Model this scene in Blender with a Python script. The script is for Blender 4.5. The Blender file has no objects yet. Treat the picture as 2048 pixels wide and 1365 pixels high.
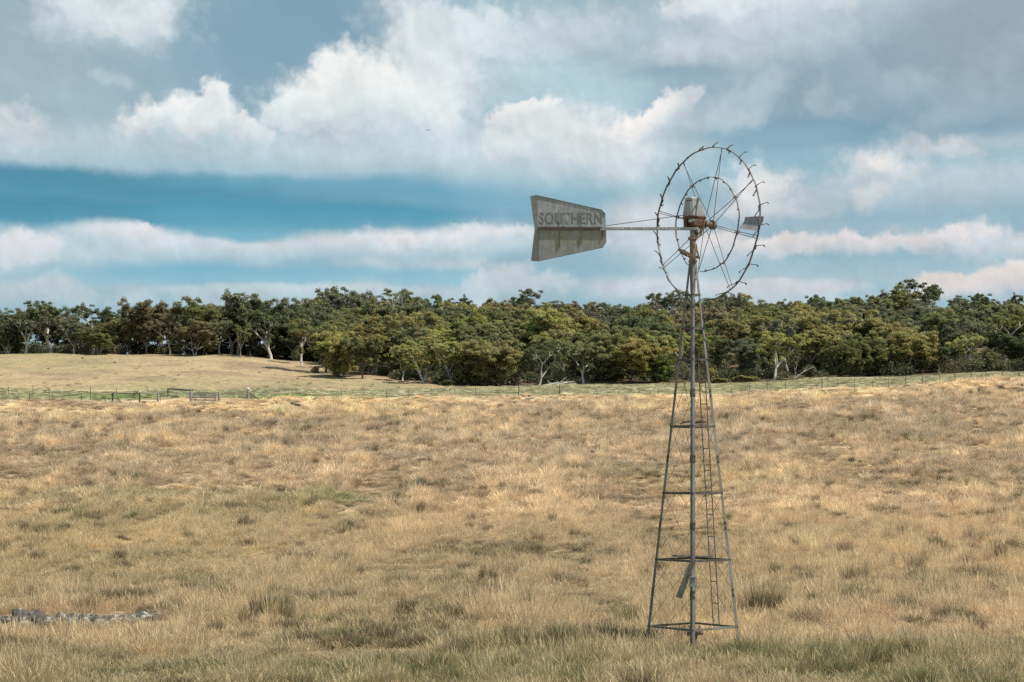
import bpy, math, random
import numpy as np
from mathutils import Vector, Matrix

# ------------------------------------------------------------------ frame, camera, light
F = 3500.0                 # focal length in pixels of the 2048 px wide photograph
HY = 950.0                 # row of the eye level
SC = bpy.context.scene
COL = SC.collection
MD = 31.5                  # distance of the windmill
CZ = (1287 - HY) / F * MD  # eye height above the foot of the windmill

cam_d = bpy.data.cameras.new("camera")
cam = bpy.data.objects.new("camera", cam_d)
COL.objects.link(cam)
cam.location = (0, 0, CZ)
cam.rotation_euler = (math.radians(90), 0, 0)
cam_d.sensor_width = 36
cam_d.lens = F / 2048 * 36
cam_d.shift_y = (HY - 682.5) / 2048
cam_d.clip_start = 0.1
cam_d.clip_end = 12000
cam_d.dof.use_dof = True
cam_d.dof.focus_distance = MD
cam_d.dof.aperture_fstop = 6.3
SC.camera = cam

SC.view_settings.view_transform = 'Standard'
SC.view_settings.look = 'None'
SC.view_settings.exposure = 0.45
SC.view_settings.gamma = 1.0
SC.render.film_transparent = False
SC.cycles.use_denoising = False
SC.cycles.max_bounces = 6
SC.cycles.diffuse_bounces = 2
SC.cycles.transparent_max_bounces = 8

SUN_EL, SUN_AZ = 57.0, 104.0        # azimuth clockwise from the viewing direction (+Y)
sd = Vector((math.sin(math.radians(SUN_AZ)) * math.cos(math.radians(SUN_EL)),
             math.cos(math.radians(SUN_AZ)) * math.cos(math.radians(SUN_EL)),
             math.sin(math.radians(SUN_EL))))
sun_d = bpy.data.lights.new("sun", 'SUN')
sun_d.energy = 4.6
sun_d.angle = math.radians(0.6)
sun_d.color = (1.0, 0.93, 0.82)
sun = bpy.data.objects.new("sun", sun_d)
sun.rotation_euler = sd.to_track_quat('Z', 'Y').to_euler()
COL.objects.link(sun)


def lin(c):
    out = []
    for v in c:
        v = v / 255.0
        out.append(v / 12.92 if v <= 0.04045 else ((v + 0.055) / 1.055) ** 2.4)
    return out


class NT:
    """small wrapper for writing node graphs"""
    dim = '3D'
    def __init__(self, tree):
        self.t = tree
        self.n = tree.nodes
        self.l = tree.links

    def node(self, typ, **kw):
        nd = self.n.new(typ)
        for k, v in kw.items():
            setattr(nd, k, v)
        return nd

    def link(self, a, b):
        self.l.new(a, b)

    def put(self, sock, v):
        if isinstance(v, bpy.types.NodeSocket):
            self.l.new(v, sock)
        else:
            sock.default_value = v

    def math(self, op, a, b=0.0, c=0.0, clamp=False):
        nd = self.node('ShaderNodeMath', operation=op, use_clamp=clamp)
        self.put(nd.inputs[0], a)
        self.put(nd.inputs[1], b)
        if op in ('MULTIPLY_ADD',):
            self.put(nd.inputs[2], c)
        return nd.outputs[0]

    def vmath(self, op, a, b=(0, 0, 0), scale=None, out=0):
        nd = self.node('ShaderNodeVectorMath', operation=op)
        self.put(nd.inputs[0], a)
        if op not in ('LENGTH', 'SCALE', 'NORMALIZE'):
            self.put(nd.inputs[1], b)
        if scale is not None:
            self.put(nd.inputs['Scale'], scale)
        return nd.outputs['Value'] if op == 'LENGTH' else nd.outputs[0]

    def maprange(self, v, a, b, c=0.0, d=1.0, smooth=True):
        nd = self.node('ShaderNodeMapRange')
        nd.interpolation_type = 'SMOOTHSTEP' if smooth else 'LINEAR'
        self.put(nd.inputs['Value'], v)
        nd.inputs['From Min'].default_value = a
        nd.inputs['From Max'].default_value = b
        nd.inputs['To Min'].default_value = c
        nd.inputs['To Max'].default_value = d
        return nd.outputs['Result']

    def mix(self, f, a, b, blend='MIX'):
        nd = self.node('ShaderNodeMix', data_type='RGBA', blend_type=blend)
        nd.clamp_factor = True
        self.put(nd.inputs[0], f)
        for s, v in ((nd.inputs[6], a), (nd.inputs[7], b)):
            if isinstance(v, bpy.types.NodeSocket):
                self.l.new(v, s)
            else:
                s.default_value = (v[0], v[1], v[2], 1)
        return nd.outputs[2]

    def noise(self, vec, scale, detail=4, rough=0.55, lac=2.0, dist=0.0, color=False):
        nd = self.node('ShaderNodeTexNoise')
        nd.noise_dimensions = self.dim
        self.put(nd.inputs['Vector'], vec)
        nd.inputs['Scale'].default_value = scale
        nd.inputs['Detail'].default_value = detail
        nd.inputs['Roughness'].default_value = rough
        nd.inputs['Lacunarity'].default_value = lac
        nd.inputs['Distortion'].default_value = dist
        return nd.outputs['Color'] if color else nd.outputs['Fac']


# ------------------------------------------------------------------ sky
def build_world():
    w = bpy.data.worlds.new("World")
    SC.world = w
    w.use_nodes = True
    g = NT(w.node_tree)
    g.dim = '2D'
    g.n.clear()
    out = g.node('ShaderNodeOutputWorld')
    tc = g.node('ShaderNodeTexCoord')
    sky = g.node('ShaderNodeTexSky', sky_type='NISHITA')
    sky.sun_disc = False
    sky.sun_elevation = math.radians(SUN_EL)
    sky.sun_rotation = math.radians(SUN_AZ)
    sky.air_density = 1.0
    sky.dust_density = 1.0
    sky_c = g.vmath('SCALE', sky.outputs[0], scale=0.10)
    d = g.vmath('NORMALIZE', tc.outputs['Generated'])
    sx = g.node('ShaderNodeSeparateXYZ')
    g.link(d, sx.inputs[0])
    az = g.math('ARCTAN2', sx.outputs[0], sx.outputs[1])
    el = g.math('ARCSINE', sx.outputs[2])
    cx = g.node('ShaderNodeCombineXYZ')
    g.put(cx.inputs[0], g.math('MULTIPLY', az, 3.5))
    g.put(cx.inputs[1], g.math('MULTIPLY', el, 3.5))
    P = cx.outputs[0]                      # unit: 1000 px of the photograph
    # clouds drift: slow warp, then billowy fine warp
    w1 = g.vmath('SUBTRACT', g.noise(P, 3.2, 2, 0.5, color=True), (0.5, 0.5, 0.5))
    w2 = g.vmath('SUBTRACT', g.noise(P, 13.0, 8, 0.62, color=True), (0.5, 0.5, 0.5))
    w1s = g.vmath('MULTIPLY', w1, (0.16, 0.035, 0))
    w1 = g.vmath('MULTIPLY', w1, (0.20, 0.09, 0))
    w2c = g.vmath('MULTIPLY', w2, (0.085, 0.075, 0))
    w2s = g.vmath('MULTIPLY', w2, (0.05, 0.022, 0))
    Pc = g.vmath('ADD', g.vmath('ADD', P, w1), w2c)      # cumulus coordinates
    Ps = g.vmath('ADD', g.vmath('ADD', P, w1s), w2s)     # stratus coordinates

    def billow(vec):
        vo = g.node('ShaderNodeTexVoronoi', feature='F1', voronoi_dimensions='2D')
        g.link(vec, vo.inputs['Vector'])
        vo.inputs['Scale'].default_value = 17.0
        vo.inputs['Detail'].default_value = 2.5
        vo.inputs['Roughness'].default_value = .6
        return vo.outputs['Distance']
    w3 = g.vmath('ADD', P, g.vmath('SCALE', w2, scale=.05))
    bil = billow(w3)
    bil2 = billow(g.vmath('ADD', w3, (-0.007, -0.012, 0)))
    bilo = g.math('MULTIPLY', g.math('SUBTRACT', bil, 0.40), 0.27)

    base = g.mix(g.maprange(el, 0.02, 0.16), lin((168, 202, 213)), lin((146, 180, 196)))
    big = g.noise(P, 2.1, 7, 0.6)
    base = g.mix(g.maprange(big, 0.45, 0.66), base, lin((196, 210, 217)))
    base = g.mix(0.15, base, sky_c)

    def A(x, y):
        a = math.atan((x - 1024) / F)
        e = math.atan((HY - y) / F * math.cos(a))
        return a * 3.5, e * 3.5

    cur = base
    # x, y, rx, ry, rotation, softness, top colour, foot colour, opacity, k (c = cumulus edge, s = soft layer)
    L = [
        (150, 120, 560, 260, 0, .7, (166, 187, 198), (160, 184, 196), .9, 's'),
        (590, 110, 330, 200, 0, .6, (128, 161, 181), (138, 170, 188), .95, 's'),
        (60, 60, 160, 90, 0, .7, (150, 173, 186), (160, 180, 192), .8, 's'),
        (1010, 40, 260, 120, 0, .6, (160, 187, 200), (178, 202, 212), .9, 's'),
        (90, 310, 330, 60, 0, .8, (188, 206, 215), (170, 196, 208), .85, 's'),
        (20, 268, 62, 55, 0, .45, (222, 229, 232), (190, 207, 215), .9, 'c'),
        (235, 30, 135, 70, 0, .8, (226, 233, 235), (198, 213, 220), .9, 'c'),
        (310, 60, 70, 60, 0, .8, (224, 232, 234), (196, 211, 219), .85, 'c'),
        (225, 165, 32, 18, -25, .9, (190, 207, 215), (178, 198, 208), .6, 'c'),
        # middle cumulus
        (480, 315, 380, 70, 0, .7, (190, 208, 216), (150, 186, 203), .9, 's'),
        (890, 330, 420, 80, 0, .7, (196, 211, 219), (148, 186, 203), .95, 's'),
        (380, 255, 130, 52, 0, .30, (240, 242, 241), (180, 204, 214), 1, 'c'),
        (392, 205, 32, 45, 0, .2, (232, 236, 236), (222, 229, 231), 1, 'c'),
        (480, 262, 66, 40, 0, .25, (226, 232, 233), (180, 203, 213), 1, 'c'),
        (655, 175, 105, 85, 0, .3, (241, 243, 241), (226, 232, 233), 1, 'c'),
        (770, 205, 250, 100, 0, .45, (240, 242, 240), (196, 212, 219), 1, 'c'),
        (905, 110, 170, 105, -20, .55, (230, 236, 237), (218, 226, 230), .95, 'c'),
        (960, 60, 90, 60, 0, .4, (214, 225, 229), (208, 220, 225), .9, 'c'),
        (560, 215, 66, 38, 0, .3, (226, 232, 233), (206, 219, 224), 1, 'c'),
        (980, 265, 75, 45, 0, .5, (182, 203, 213), (178, 200, 211), .8, 's'),
        # deep teal gap, long and level
        (150, 365, 560, 30, 0, .6, (78, 142, 168), (78, 142, 168), .95, 's'),
        (700, 372, 420, 24, 0, .7, (108, 165, 188), (104, 163, 187), .8, 's'),
        (260, 396, 620, 22, 0, .6, (86, 150, 176), (86, 150, 176), .9, 's'),
        (100, 425, 620, 30, 0, .5, (76, 144, 170), (84, 152, 178), .95, 's'),
        (640, 428, 420, 27, 0, .5, (84, 154, 180), (98, 164, 188), .95, 's'),
        (1010, 395, 240, 25, 0, .6, (100, 163, 187), (108, 167, 190), .85, 's'),
        (520, 462, 260, 26, 0, .5, (96, 163, 188), (110, 171, 194), .85, 's'),
        # low level banks on the left
        (60, 520, 260, 60, 0, .6, (190, 209, 218), (170, 198, 210), .9, 's'),
        (20, 500, 50, 40, 0, .4, (226, 226, 230), (204, 214, 221), .9, 'c'),
        (255, 478, 150, 36, -4, .4, (228, 230, 233), (176, 202, 214), .9, 's'),
        (430, 505, 220, 26, 0, .4, (206, 217, 224), (172, 200, 213), .9, 's'),
        (860, 490, 320, 34, 2, .45, (226, 228, 231), (172, 199, 212), .9, 's'),
        (790, 482, 90, 20, 0, .6, (232, 231, 232), (205, 214, 220), .8, 'c'),
        (1010, 478, 190, 26, 0, .35, (222, 225, 229), (182, 205, 215), .9, 'c'),
        (300, 462, 60, 22, 0, .6, (232, 231, 232), (205, 214, 220), .8, 'c'),
        (500, 462, 120, 22, 0, .7, (104, 167, 190), (130, 184, 203), .9, 's'),
        (440, 553, 360, 27, 0, .6, (126, 182, 202), (140, 190, 207), .9, 's'),
        (900, 556, 260, 20, 0, .6, (138, 188, 206), (146, 193, 208), .85, 's'),
        (600, 588, 300, 16, 0, .5, (194, 209, 217), (180, 203, 213), .9, 's'),
        (60, 590, 130, 34, 0, .5, (196, 209, 217), (180, 203, 213), .9, 'c'),
        (1020, 570, 90, 36, 0, .5, (204, 213, 219), (188, 206, 215), .9, 'c'),
        # right of the middle
        (1130, 190, 170, 80, 0, .7, (182, 208, 217), (178, 205, 216), .9, 's'),
        (1110, 70, 120, 65, 0, .5, (208, 220, 225), (190, 208, 216), .9, 'c'),
        (1175, 118, 55, 18, 0, .7, (162, 188, 201), (162, 188, 201), .7, 'c'),
        (1050, 225, 38, 20, 0, .3, (240, 240, 238), (222, 228, 230), 1, 'c'),
        (1140, 320, 270, 90, 0, .6, (212, 223, 228), (160, 192, 206), .95, 's'),
        (1085, 290, 90, 75, 0, .45, (234, 237, 237), (198, 213, 220), .9, 'c'),
        (1215, 300, 120, 65, 0, .6, (230, 234, 235), (192, 209, 217), .85, 'c'),
        (1240, 250, 70, 32, 12, .25, (243, 242, 240), (226, 230, 231), 1, 'c'),
        (1320, 222, 78, 38, 18, .18, (250, 247, 244), (236, 236, 235), 1, 'c'),
        (1375, 200, 32, 20, 10, .2, (248, 246, 243), (238, 238, 236), 1, 'c'),
        (1400, 270, 110, 60, 0, .5, (196, 211, 219), (184, 204, 213), .9, 's'),
        # upper right bank
        (1560, 70, 420, 130, 0, .6, (186, 202, 212), (172, 192, 204), .95, 's'),
        (1410, 12, 130, 36, 0, .4, (226, 231, 234), (204, 215, 222), .9, 'c'),
        (1640, 12, 110, 30, 0, .5, (214, 221, 227), (196, 209, 217), .9, 'c'),
        (1380, 105, 150, 36, 0, .5, (194, 207, 215), (176, 195, 206), .9, 'c'),
        (1350, 150, 130, 22, 0, .6, (142, 170, 186), (154, 181, 196), .9, 's'),
        (1380, 118, 120, 26, 0, .6, (198, 209, 217), (168, 188, 200), .8, 'c'),
        (1790, 190, 380, 150, 0, .5, (146, 168, 183), (134, 164, 182), .95, 's'),
        (2010, 70, 190, 130, 0, .6, (150, 167, 181), (150, 168, 182), .9, 's'),
        (1700, 262, 330, 26, 0, .6, (126, 160, 180), (136, 170, 189), .85, 's'),
        (1790, 168, 75, 36, 0, .9, (174, 192, 204), (156, 178, 192), .7, 'c'),
        (1990, 200, 90, 36, 20, .7, (164, 184, 197), (152, 176, 191), .7, 'c'),
        (1500, 205, 90, 46, 0, .6, (180, 198, 208), (164, 187, 200), .8, 'c'),
        (1640, 205, 22, 40, 30, 1.0, (186, 200, 210), (172, 192, 204), .6, 'c'),
        (1900, 300, 260, 34, 0, .6, (182, 200, 210), (164, 189, 202), .85, 's'),
        (1590, 110, 150, 60, 10, .7, (190, 204, 213), (164, 186, 199), .7, 'c'),
        (1500, 55, 90, 40, 0, .7, (206, 216, 222), (182, 199, 209), .7, 'c'),
        (1880, 240, 120, 40, 10, .7, (164, 185, 198), (140, 170, 188), .7, 'c'),
        (1680, 160, 90, 60, -20, .8, (160, 181, 195), (146, 170, 186), .6, 'c'),
        (1990, 120, 80, 50, 0, .8, (166, 182, 194), (150, 169, 183), .6, 'c'),
        (1480, 240, 70, 34, 0, .8, (188, 204, 213), (162, 188, 202), .75, 'c'),
        (1580, 268, 120, 20, 0, .8, (142, 174, 192), (140, 174, 192), .8, 's'),
        (1930, 190, 70, 60, 30, .9, (168, 186, 198), (146, 171, 187), .6, 'c'),
        (1440, 330, 60, 22, 0, .8, (200, 212, 219), (180, 200, 211), .7, 'c'),
        (1960, 352, 90, 34, 0, .7, (196, 208, 216), (168, 190, 203), .8, 'c'),
        (1600, 345, 40, 18, 0, .8, (206, 215, 220), (182, 200, 210), .7, 'c'),
        (1880, 468, 60, 22, 0, .7, (226, 222, 221), (196, 206, 213), .8, 'c'),
        (1700, 482, 70, 24, 0, .6, (234, 228, 225), (202, 210, 216), .85, 'c'),
        (1440, 505, 70, 26, 0, .7, (226, 224, 224), (202, 211, 217), .8, 'c'),
        (1990, 500, 90, 30, 0, .7, (214, 212, 214), (182, 196, 206), .8, 'c'),
        # middle right, ragged cream puffs
        (1690, 330, 340, 40, 0, .7, (150, 186, 203), (160, 192, 206), .8, 's'),
        (1765, 328, 84, 44, -10, .7, (238, 234, 230), (204, 212, 217), .95, 'c'),
        (1880, 290, 90, 28, -10, .7, (216, 220, 222), (190, 203, 211), .85, 'c'),
        (1545, 385, 66, 62, 0, .6, (236, 233, 230), (200, 211, 218), .9, 'c'),
        (1610, 425, 110, 42, -15, .6, (234, 230, 227), (196, 207, 215), .9, 'c'),
        (1720, 352, 40, 30, 0, .7, (222, 222, 223), (196, 208, 215), .85, 'c'),
        (1800, 360, 36, 22, 0, .7, (224, 223, 222), (198, 208, 215), .85, 'c'),
        (1660, 400, 60, 22, 0, .8, (214, 216, 219), (192, 204, 212), .8, 'c'),
        (1500, 430, 50, 26, 0, .7, (222, 221, 222), (198, 208, 215), .85, 'c'),
        (1930, 420, 110, 30, 0, .7, (204, 211, 217), (178, 195, 206), .7, 'c'),
        (1860, 390, 280, 55, 0, .6, (186, 202, 212), (160, 187, 201), .9, 's'),
        (1750, 395, 34, 40, 20, .8, (222, 222, 222), (196, 207, 214), .8, 'c'),
        (1780, 445, 340, 24, 0, .7, (150, 182, 199), (160, 189, 203), .85, 's'),
        (1280, 455, 120, 70, 0, .6, (216, 220, 225), (196, 209, 217), .9, 's'),
        (1560, 500, 170, 32, 0, .4, (232, 226, 224), (200, 210, 217), .95, 'c'),
        (1800, 490, 280, 30, 0, .45, (224, 219, 219), (184, 199, 209), .95, 'c'),
        (1640, 548, 440, 24, 0, .6, (160, 189, 203), (170, 195, 207), .85, 's'),
        (1270, 575, 150, 26, 0, .6, (206, 213, 219), (190, 206, 215), .85, 's'),
        (1530, 582, 220, 18, 0, .5, (210, 212, 216), (200, 206, 212), .85, 's'),
        (1960, 585, 110, 32, 10, .3, (227, 219, 214), (208, 209, 212), .95, 'c'),
        (2040, 560, 50, 40, 0, .3, (229, 221, 216), (210, 210, 213), .95, 'c'),
    ]
    for (x, y, rx, ry, rot, soft, c1, c0, op, k) in L:
        ax, ay = A(x, y)
        mp = g.node('ShaderNodeMapping', vector_type='TEXTURE')
        # a negligible term of the layer below keeps the graph in sequence (the shader stack is small)
        eps = g.node('ShaderNodeVectorMath', operation='MULTIPLY_ADD')
        g.link(cur, eps.inputs[0])
        eps.inputs[1].default_value = (1e-7, 1e-7, 1e-7)
        g.link(Pc if k == 'c' else Ps, eps.inputs[2])
        g.link(eps.outputs[0], mp.inputs[0])
        mp.inputs['Location'].default_value = (ax, ay, 0)
        mp.inputs['Rotation'].default_value = (0, 0, math.radians(rot))
        kk = 1.13 if k == 'c' else 1.0
        mp.inputs['Scale'].default_value = (rx * kk / 1000, ry * kk / 1000, 1)
        ln = g.vmath('LENGTH', mp.outputs[0])
        if k == 'c':
            soft = soft * .66 + .11
            ln = g.math('ADD', ln, bilo)
        al = g.maprange(ln, 1 + soft * .6, max(0.05, 1 - soft), 0, op)
        sp = g.node('ShaderNodeSeparateXYZ')
        g.link(mp.outputs[0], sp.inputs[0])
        if k == 'c':                       # a cumulus melts away at its foot
            al = g.math('MULTIPLY', al, g.maprange(sp.outputs[1], -1.0, -0.1, 0.25, 1))
        col = g.mix(g.maprange(sp.outputs[1], -0.8, 0.6), lin(c0), lin(c1))
        cur = g.mix(al, cur, col)
    # relief of the cloud surfaces
    P3 = g.vmath('ADD', P, w1)
    n1 = g.noise(P3, 7.0, 5, 0.5)
    n2 = g.noise(g.vmath('ADD', P3, (-0.014, -0.022, 0)), 7.0, 5, 0.5)
    rel = g.math('ADD', g.math('SUBTRACT', n1, n2), g.math('MULTIPLY', g.math('SUBTRACT', bil2, bil), 0.18))
    lum = g.node('ShaderNodeSeparateColor')
    g.link(cur, lum.inputs[0])
    amt = g.maprange(lum.outputs[0], 0.12, 0.6, 0.15, 1.0)
    rel = g.math('MULTIPLY', rel, amt)
    soft_n = g.math('SUBTRACT', g.noise(Ps, 5.0, 6, 0.6), 0.5)
    fac = g.math('ADD', g.math('MULTIPLY', rel, 0.42), g.math('MULTIPLY', g.math('MULTIPLY', soft_n, amt), 0.34))
    fac = g.math('ADD', fac, 1.0)
    cur = g.vmath('SCALE', cur, scale=fac)
    bg = g.node('ShaderNodeBackground')
    g.link(cur, bg.inputs[0])
    bg.inputs[1].default_value = 2 ** -0.45
    g.link(bg.outputs[0], out.inputs[0])
    w.cycles.sampling_method = 'MANUAL'
    w.cycles.sample_map_resolution = 256


build_world()


# ------------------------------------------------------------------ helpers
def tag(o, label=None, cat=None, group=None, kind=None):
    if label:
        o["label"] = label
    if cat:
        o["category"] = cat
    if group:
        o["group"] = group
    if kind:
        o["kind"] = kind
    return o


def empty(name, loc, label, cat, group=None, rz=0.0):
    o = bpy.data.objects.new(name, None)
    o.empty_display_size = 0.3
    o.location = loc
    o.rotation_euler = (0, 0, rz)
    COL.objects.link(o)
    return tag(o, label, cat, group)


def W(x, y, D):
    """world point at depth D that the photograph shows at (x, y)"""
    return Vector(((x - 1024) / F * D, D, CZ + (HY - y) / F * D))


class MB:
    """collects shapes in numpy-friendly lists, then links ONE mesh object"""
    def __init__(self, origin=(0, 0, 0)):
        self.v, self.f, self.m = [], [], []
        self.o = Vector(origin)
        self.mi = 0

    def add(self, vs, fs):
        b = len(self.v)
        self.v += [tuple(Vector(p) - self.o) for p in vs]
        self.f += [tuple(b + i for i in q) for q in fs]
        self.m += [self.mi] * len(fs)

    def box(self, c, s, rot=None):
        c = Vector(c)
        R = rot or Matrix.Identity(3)
        vs = []
        for z in (-.5, .5):
            for y in (-.5, .5):
                for x in (-.5, .5):
                    vs.append(c + R @ Vector((x * s[0], y * s[1], z * s[2])))
        self.add(vs, [(0, 2, 3, 1), (4, 5, 7, 6), (0, 1, 5, 4), (2, 6, 7, 3), (0, 4, 6, 2), (1, 3, 7, 5)])

    def bar(self, a, b, w, h, up=(0, 0, 1), w2=None, h2=None):
        a, b = Vector(a), Vector(b)
        d = (b - a).normalized()
        s = d.cross(Vector(up))
        if s.length < 1e-4:
            s = d.cross(Vector((1, 0, 0)))
        s.normalize()
        u = s.cross(d)
        w2, h2 = w2 or w, h2 or h
        vs = []
        for p, ww, hh in ((a, w, h), (b, w2, h2)):
            for q, r in ((-1, -1), (1, -1), (1, 1), (-1, 1)):
                vs.append(p + s * q * ww / 2 + u * r * hh / 2)
        self.add(vs, [(0, 1, 2, 3), (7, 6, 5, 4), (0, 4, 5, 1), (1, 5, 6, 2), (2, 6, 7, 3), (3, 7, 4, 0)])

    def tube(self, pts, radii, sides=6, caps=True):
        pts = [Vector(p) for p in pts]
        if not hasattr(radii, '__len__'):
            radii = [radii] * len(pts)
        prev = None
        vs, fs = [], []
        for i, p in enumerate(pts):
            if i == 0:
                d = pts[1] - p
            elif i == len(pts) - 1:
                d = p - pts[i - 1]
            else:
                d = pts[i + 1] - pts[i - 1]
            d.normalize()
            if prev is None:
                s = d.cross(Vector((0, 0, 1)))
                if s.length < .1:
                    s = d.cross(Vector((1, 0, 0)))
            else:
                s = prev - d * prev.dot(d)
            s.normalize()
            prev = s
            t = d.cross(s)
            for k in range(sides):
                a = 2 * math.pi * k / sides
                vs.append(p + (s * math.cos(a) + t * math.sin(a)) * radii[i])
        n = len(pts)
        for i in range(n - 1):
            for k in range(sides):
                k2 = (k + 1) % sides
                fs.append((i * sides + k, i * sides + k2, (i + 1) * sides + k2, (i + 1) * sides + k))
        if caps:
            fs.append(tuple(range(sides - 1, -1, -1)))
            fs.append(tuple((n - 1) * sides + k for k in range(sides)))
        self.add(vs, fs)

    def prism(self, a, b, sec, ax, ay, sec2=None):
        """section (2D outline) swept from a to b; ax, ay are the section axes"""
        a, b, ax, ay = Vector(a), Vector(b), Vector(ax), Vector(ay)
        n = len(sec)
        sec2 = sec2 or sec
        vs = [a + ax * p[0] + ay * p[1] for p in sec] + [b + ax * p[0] + ay * p[1] for p in sec2]
        fs = [(i, (i + 1) % n, n + (i + 1) % n, n + i) for i in range(n)]
        fs += [tuple(range(n - 1, -1, -1)), tuple(range(n, 2 * n))]
        self.add(vs, fs)

    def loft(self, rings):
        n = len(rings[0])
        vs = [p for r in rings for p in r]
        fs = []
        for i in range(len(rings) - 1):
            for k in range(n):
                k2 = (k + 1) % n
                fs.append((i * n + k, i * n + k2, (i + 1) * n + k2, (i + 1) * n + k))
        fs.append(tuple(range(n - 1, -1, -1)))
        fs.append(tuple((len(rings) - 1) * n + k for k in range(n)))
        self.add(vs, fs)

    def build(self, name, mats, parent=None, smooth=False, link=True):
        me = bpy.data.meshes.new(name)
        me.from_pydata(self.v, [], self.f)
        me.validate()
        if not isinstance(mats, (list, tuple)):
            mats = [mats]
        for m in mats:
            me.materials.append(m)
        if len(mats) > 1:
            me.polygons.foreach_set('material_index', self.m[:len(me.polygons)])
        if smooth:
            me.polygons.foreach_set('use_smooth', [True] * len(me.polygons))
        me.update()
        o = bpy.data.objects.new(name, me)
        if link:
            COL.objects.link(o)
        if parent is not None:
            o.parent = parent
        return o


def np_mesh(name, V, Q, mat, attrs=None, smooth=False):
    me = bpy.data.meshes.new(name)
    V = np.asarray(V, np.float32)
    Q = np.asarray(Q, np.int32)
    me.vertices.add(len(V))
    me.vertices.foreach_set('co', V.ravel())
    k = Q.shape[1]
    me.loops.add(Q.size)
    me.loops.foreach_set('vertex_index', Q.ravel())
    me.polygons.add(len(Q))
    me.polygons.foreach_set('loop_start', np.arange(len(Q), dtype=np.int32) * k)
    me.polygons.foreach_set('loop_total', np.full(len(Q), k, np.int32))
    if smooth:
        me.polygons.foreach_set('use_smooth', np.ones(len(Q), bool))
    for an, (typ, dom, data) in (attrs or {}).items():
        a = me.attributes.new(an, typ, dom)
        data = np.asarray(data, np.float32)
        a.data.foreach_set({'FLOAT': 'value', 'FLOAT_COLOR': 'color', 'FLOAT_VECTOR': 'vector'}[typ], data.ravel())
    me.update(calc_edges=True)
    if mat:
        me.materials.append(mat)
    return me


# ------------------------------------------------------------------ value noise (for heights and ground cover)
_rs = np.random.RandomState(7)
_TAB = _rs.rand(256, 256)


def vnoise(x, y):
    xi, yi = np.floor(x).astype(int), np.floor(y).astype(int)
    fx, fy = x - xi, y - yi
    fx, fy = fx * fx * (3 - 2 * fx), fy * fy * (3 - 2 * fy)
    a = _TAB[xi % 256, yi % 256]
    b = _TAB[(xi + 1) % 256, yi % 256]
    c = _TAB[xi % 256, (yi + 1) % 256]
    d = _TAB[(xi + 1) % 256, (yi + 1) % 256]
    return (a * (1 - fx) + b * fx) * (1 - fy) + (c * (1 - fx) + d * fx) * fy


def fbm(x, y, o=4):
    s, a, t = 0, 1.0, 0
    for i in range(o):
        s = s + a * vnoise(x * 2 ** i + 17.3 * i, y * 2 ** i + 5.1 * i)
        t += a
        a *= .55
    return s / t


def sstep(a, b, x):
    t = np.clip((x - a) / (b - a), 0, 1)
    return t * t * (3 - 2 * t)


# ------------------------------------------------------------------ terrain
_near = [(-400, None, -1.0), (0, None, -1.62), (5, None, -1.66), (10, None, -1.95), (15, None, -2.35), (20, None, -2.72),
         (25, 1378, 0), (31.5, 1307, 0), (45, 1200, 0), (70, 1092, 0), (110, 992, 0)]
_cols = {
    -900: [(150, 922), (200, 858), (250, 805), (275, 786), (340, 745), (400, 712), (440, 722), (600, 800), (900, 860), (3000, 930)],
    0: [(150, 922), (200, 855), (250, 802), (275, 780), (340, 738), (400, 707), (440, 718), (600, 790), (900, 850), (3000, 930)],
    400: [(150, 922), (200, 854), (250, 801), (275, 781), (340, 738), (400, 708), (440, 712), (600, 770), (900, 840), (3000, 930)],
    640: [(150, 921), (200, 852), (250, 799), (275, 781), (340, 755), (400, 726), (440, 708), (540, 690), (900, 780), (3000, 920)],
    850: [(150, 921), (200, 851), (250, 798), (275, 781), (310, 772), (350, 752), (400, 722), (480, 680), (560, 660), (900, 760), (3000, 920)],
    1024: [(150, 920), (200, 850), (250, 798), (275, 781), (310, 774), (350, 748), (400, 715), (480, 672), (560, 655), (900, 750), (3000, 920)],
    1400: [(150, 918), (200, 845), (250, 790), (275, 775), (310, 769), (350, 745), (400, 713), (480, 672), (560, 655), (900, 750), (3000, 920)],
    1700: [(150, 915), (200, 836), (250, 775), (275, 764), (310, 757), (350, 738), (400, 710), (480, 672), (560, 655), (900, 750), (3000, 920)],
    2048: [(150, 911), (200, 825), (250, 758), (275, 750), (310, 744), (350, 730), (400, 706), (480, 670), (560, 655), (900, 750), (3000, 920)],
    3000: [(150, 905), (200, 810), (250, 740), (275, 733), (310, 730), (350, 720), (400, 700), (480, 670), (560, 655), (900, 750), (3000, 920)],
}
_XC = np.array(sorted(_cols))
_DG = np.concatenate([np.arange(-400, 640, 1.0), np.geomspace(640, 6000, 120)])
_T = []
for xc in _XC:
    pts = []
    for d, y, zr in _near:
        pts.append((d, zr if y is None else (HY - y) / F * d))
    for d, y in _cols[xc]:
        pts.append((d, (HY - y) / F * d))
    pts.append((6000, pts[-1][1] - 30))
    pts = np.array(pts)
    z = np.interp(_DG, pts[:, 0], pts[:, 1])
    for _ in range(14):          # soften the folds of the land
        zz = z.copy()
        zz[1:-1] = .25 * z[:-2] + .5 * z[1:-1] + .25 * z[2:]
        z = zz
    _T.append(z)
_T = np.array(_T)


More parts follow.
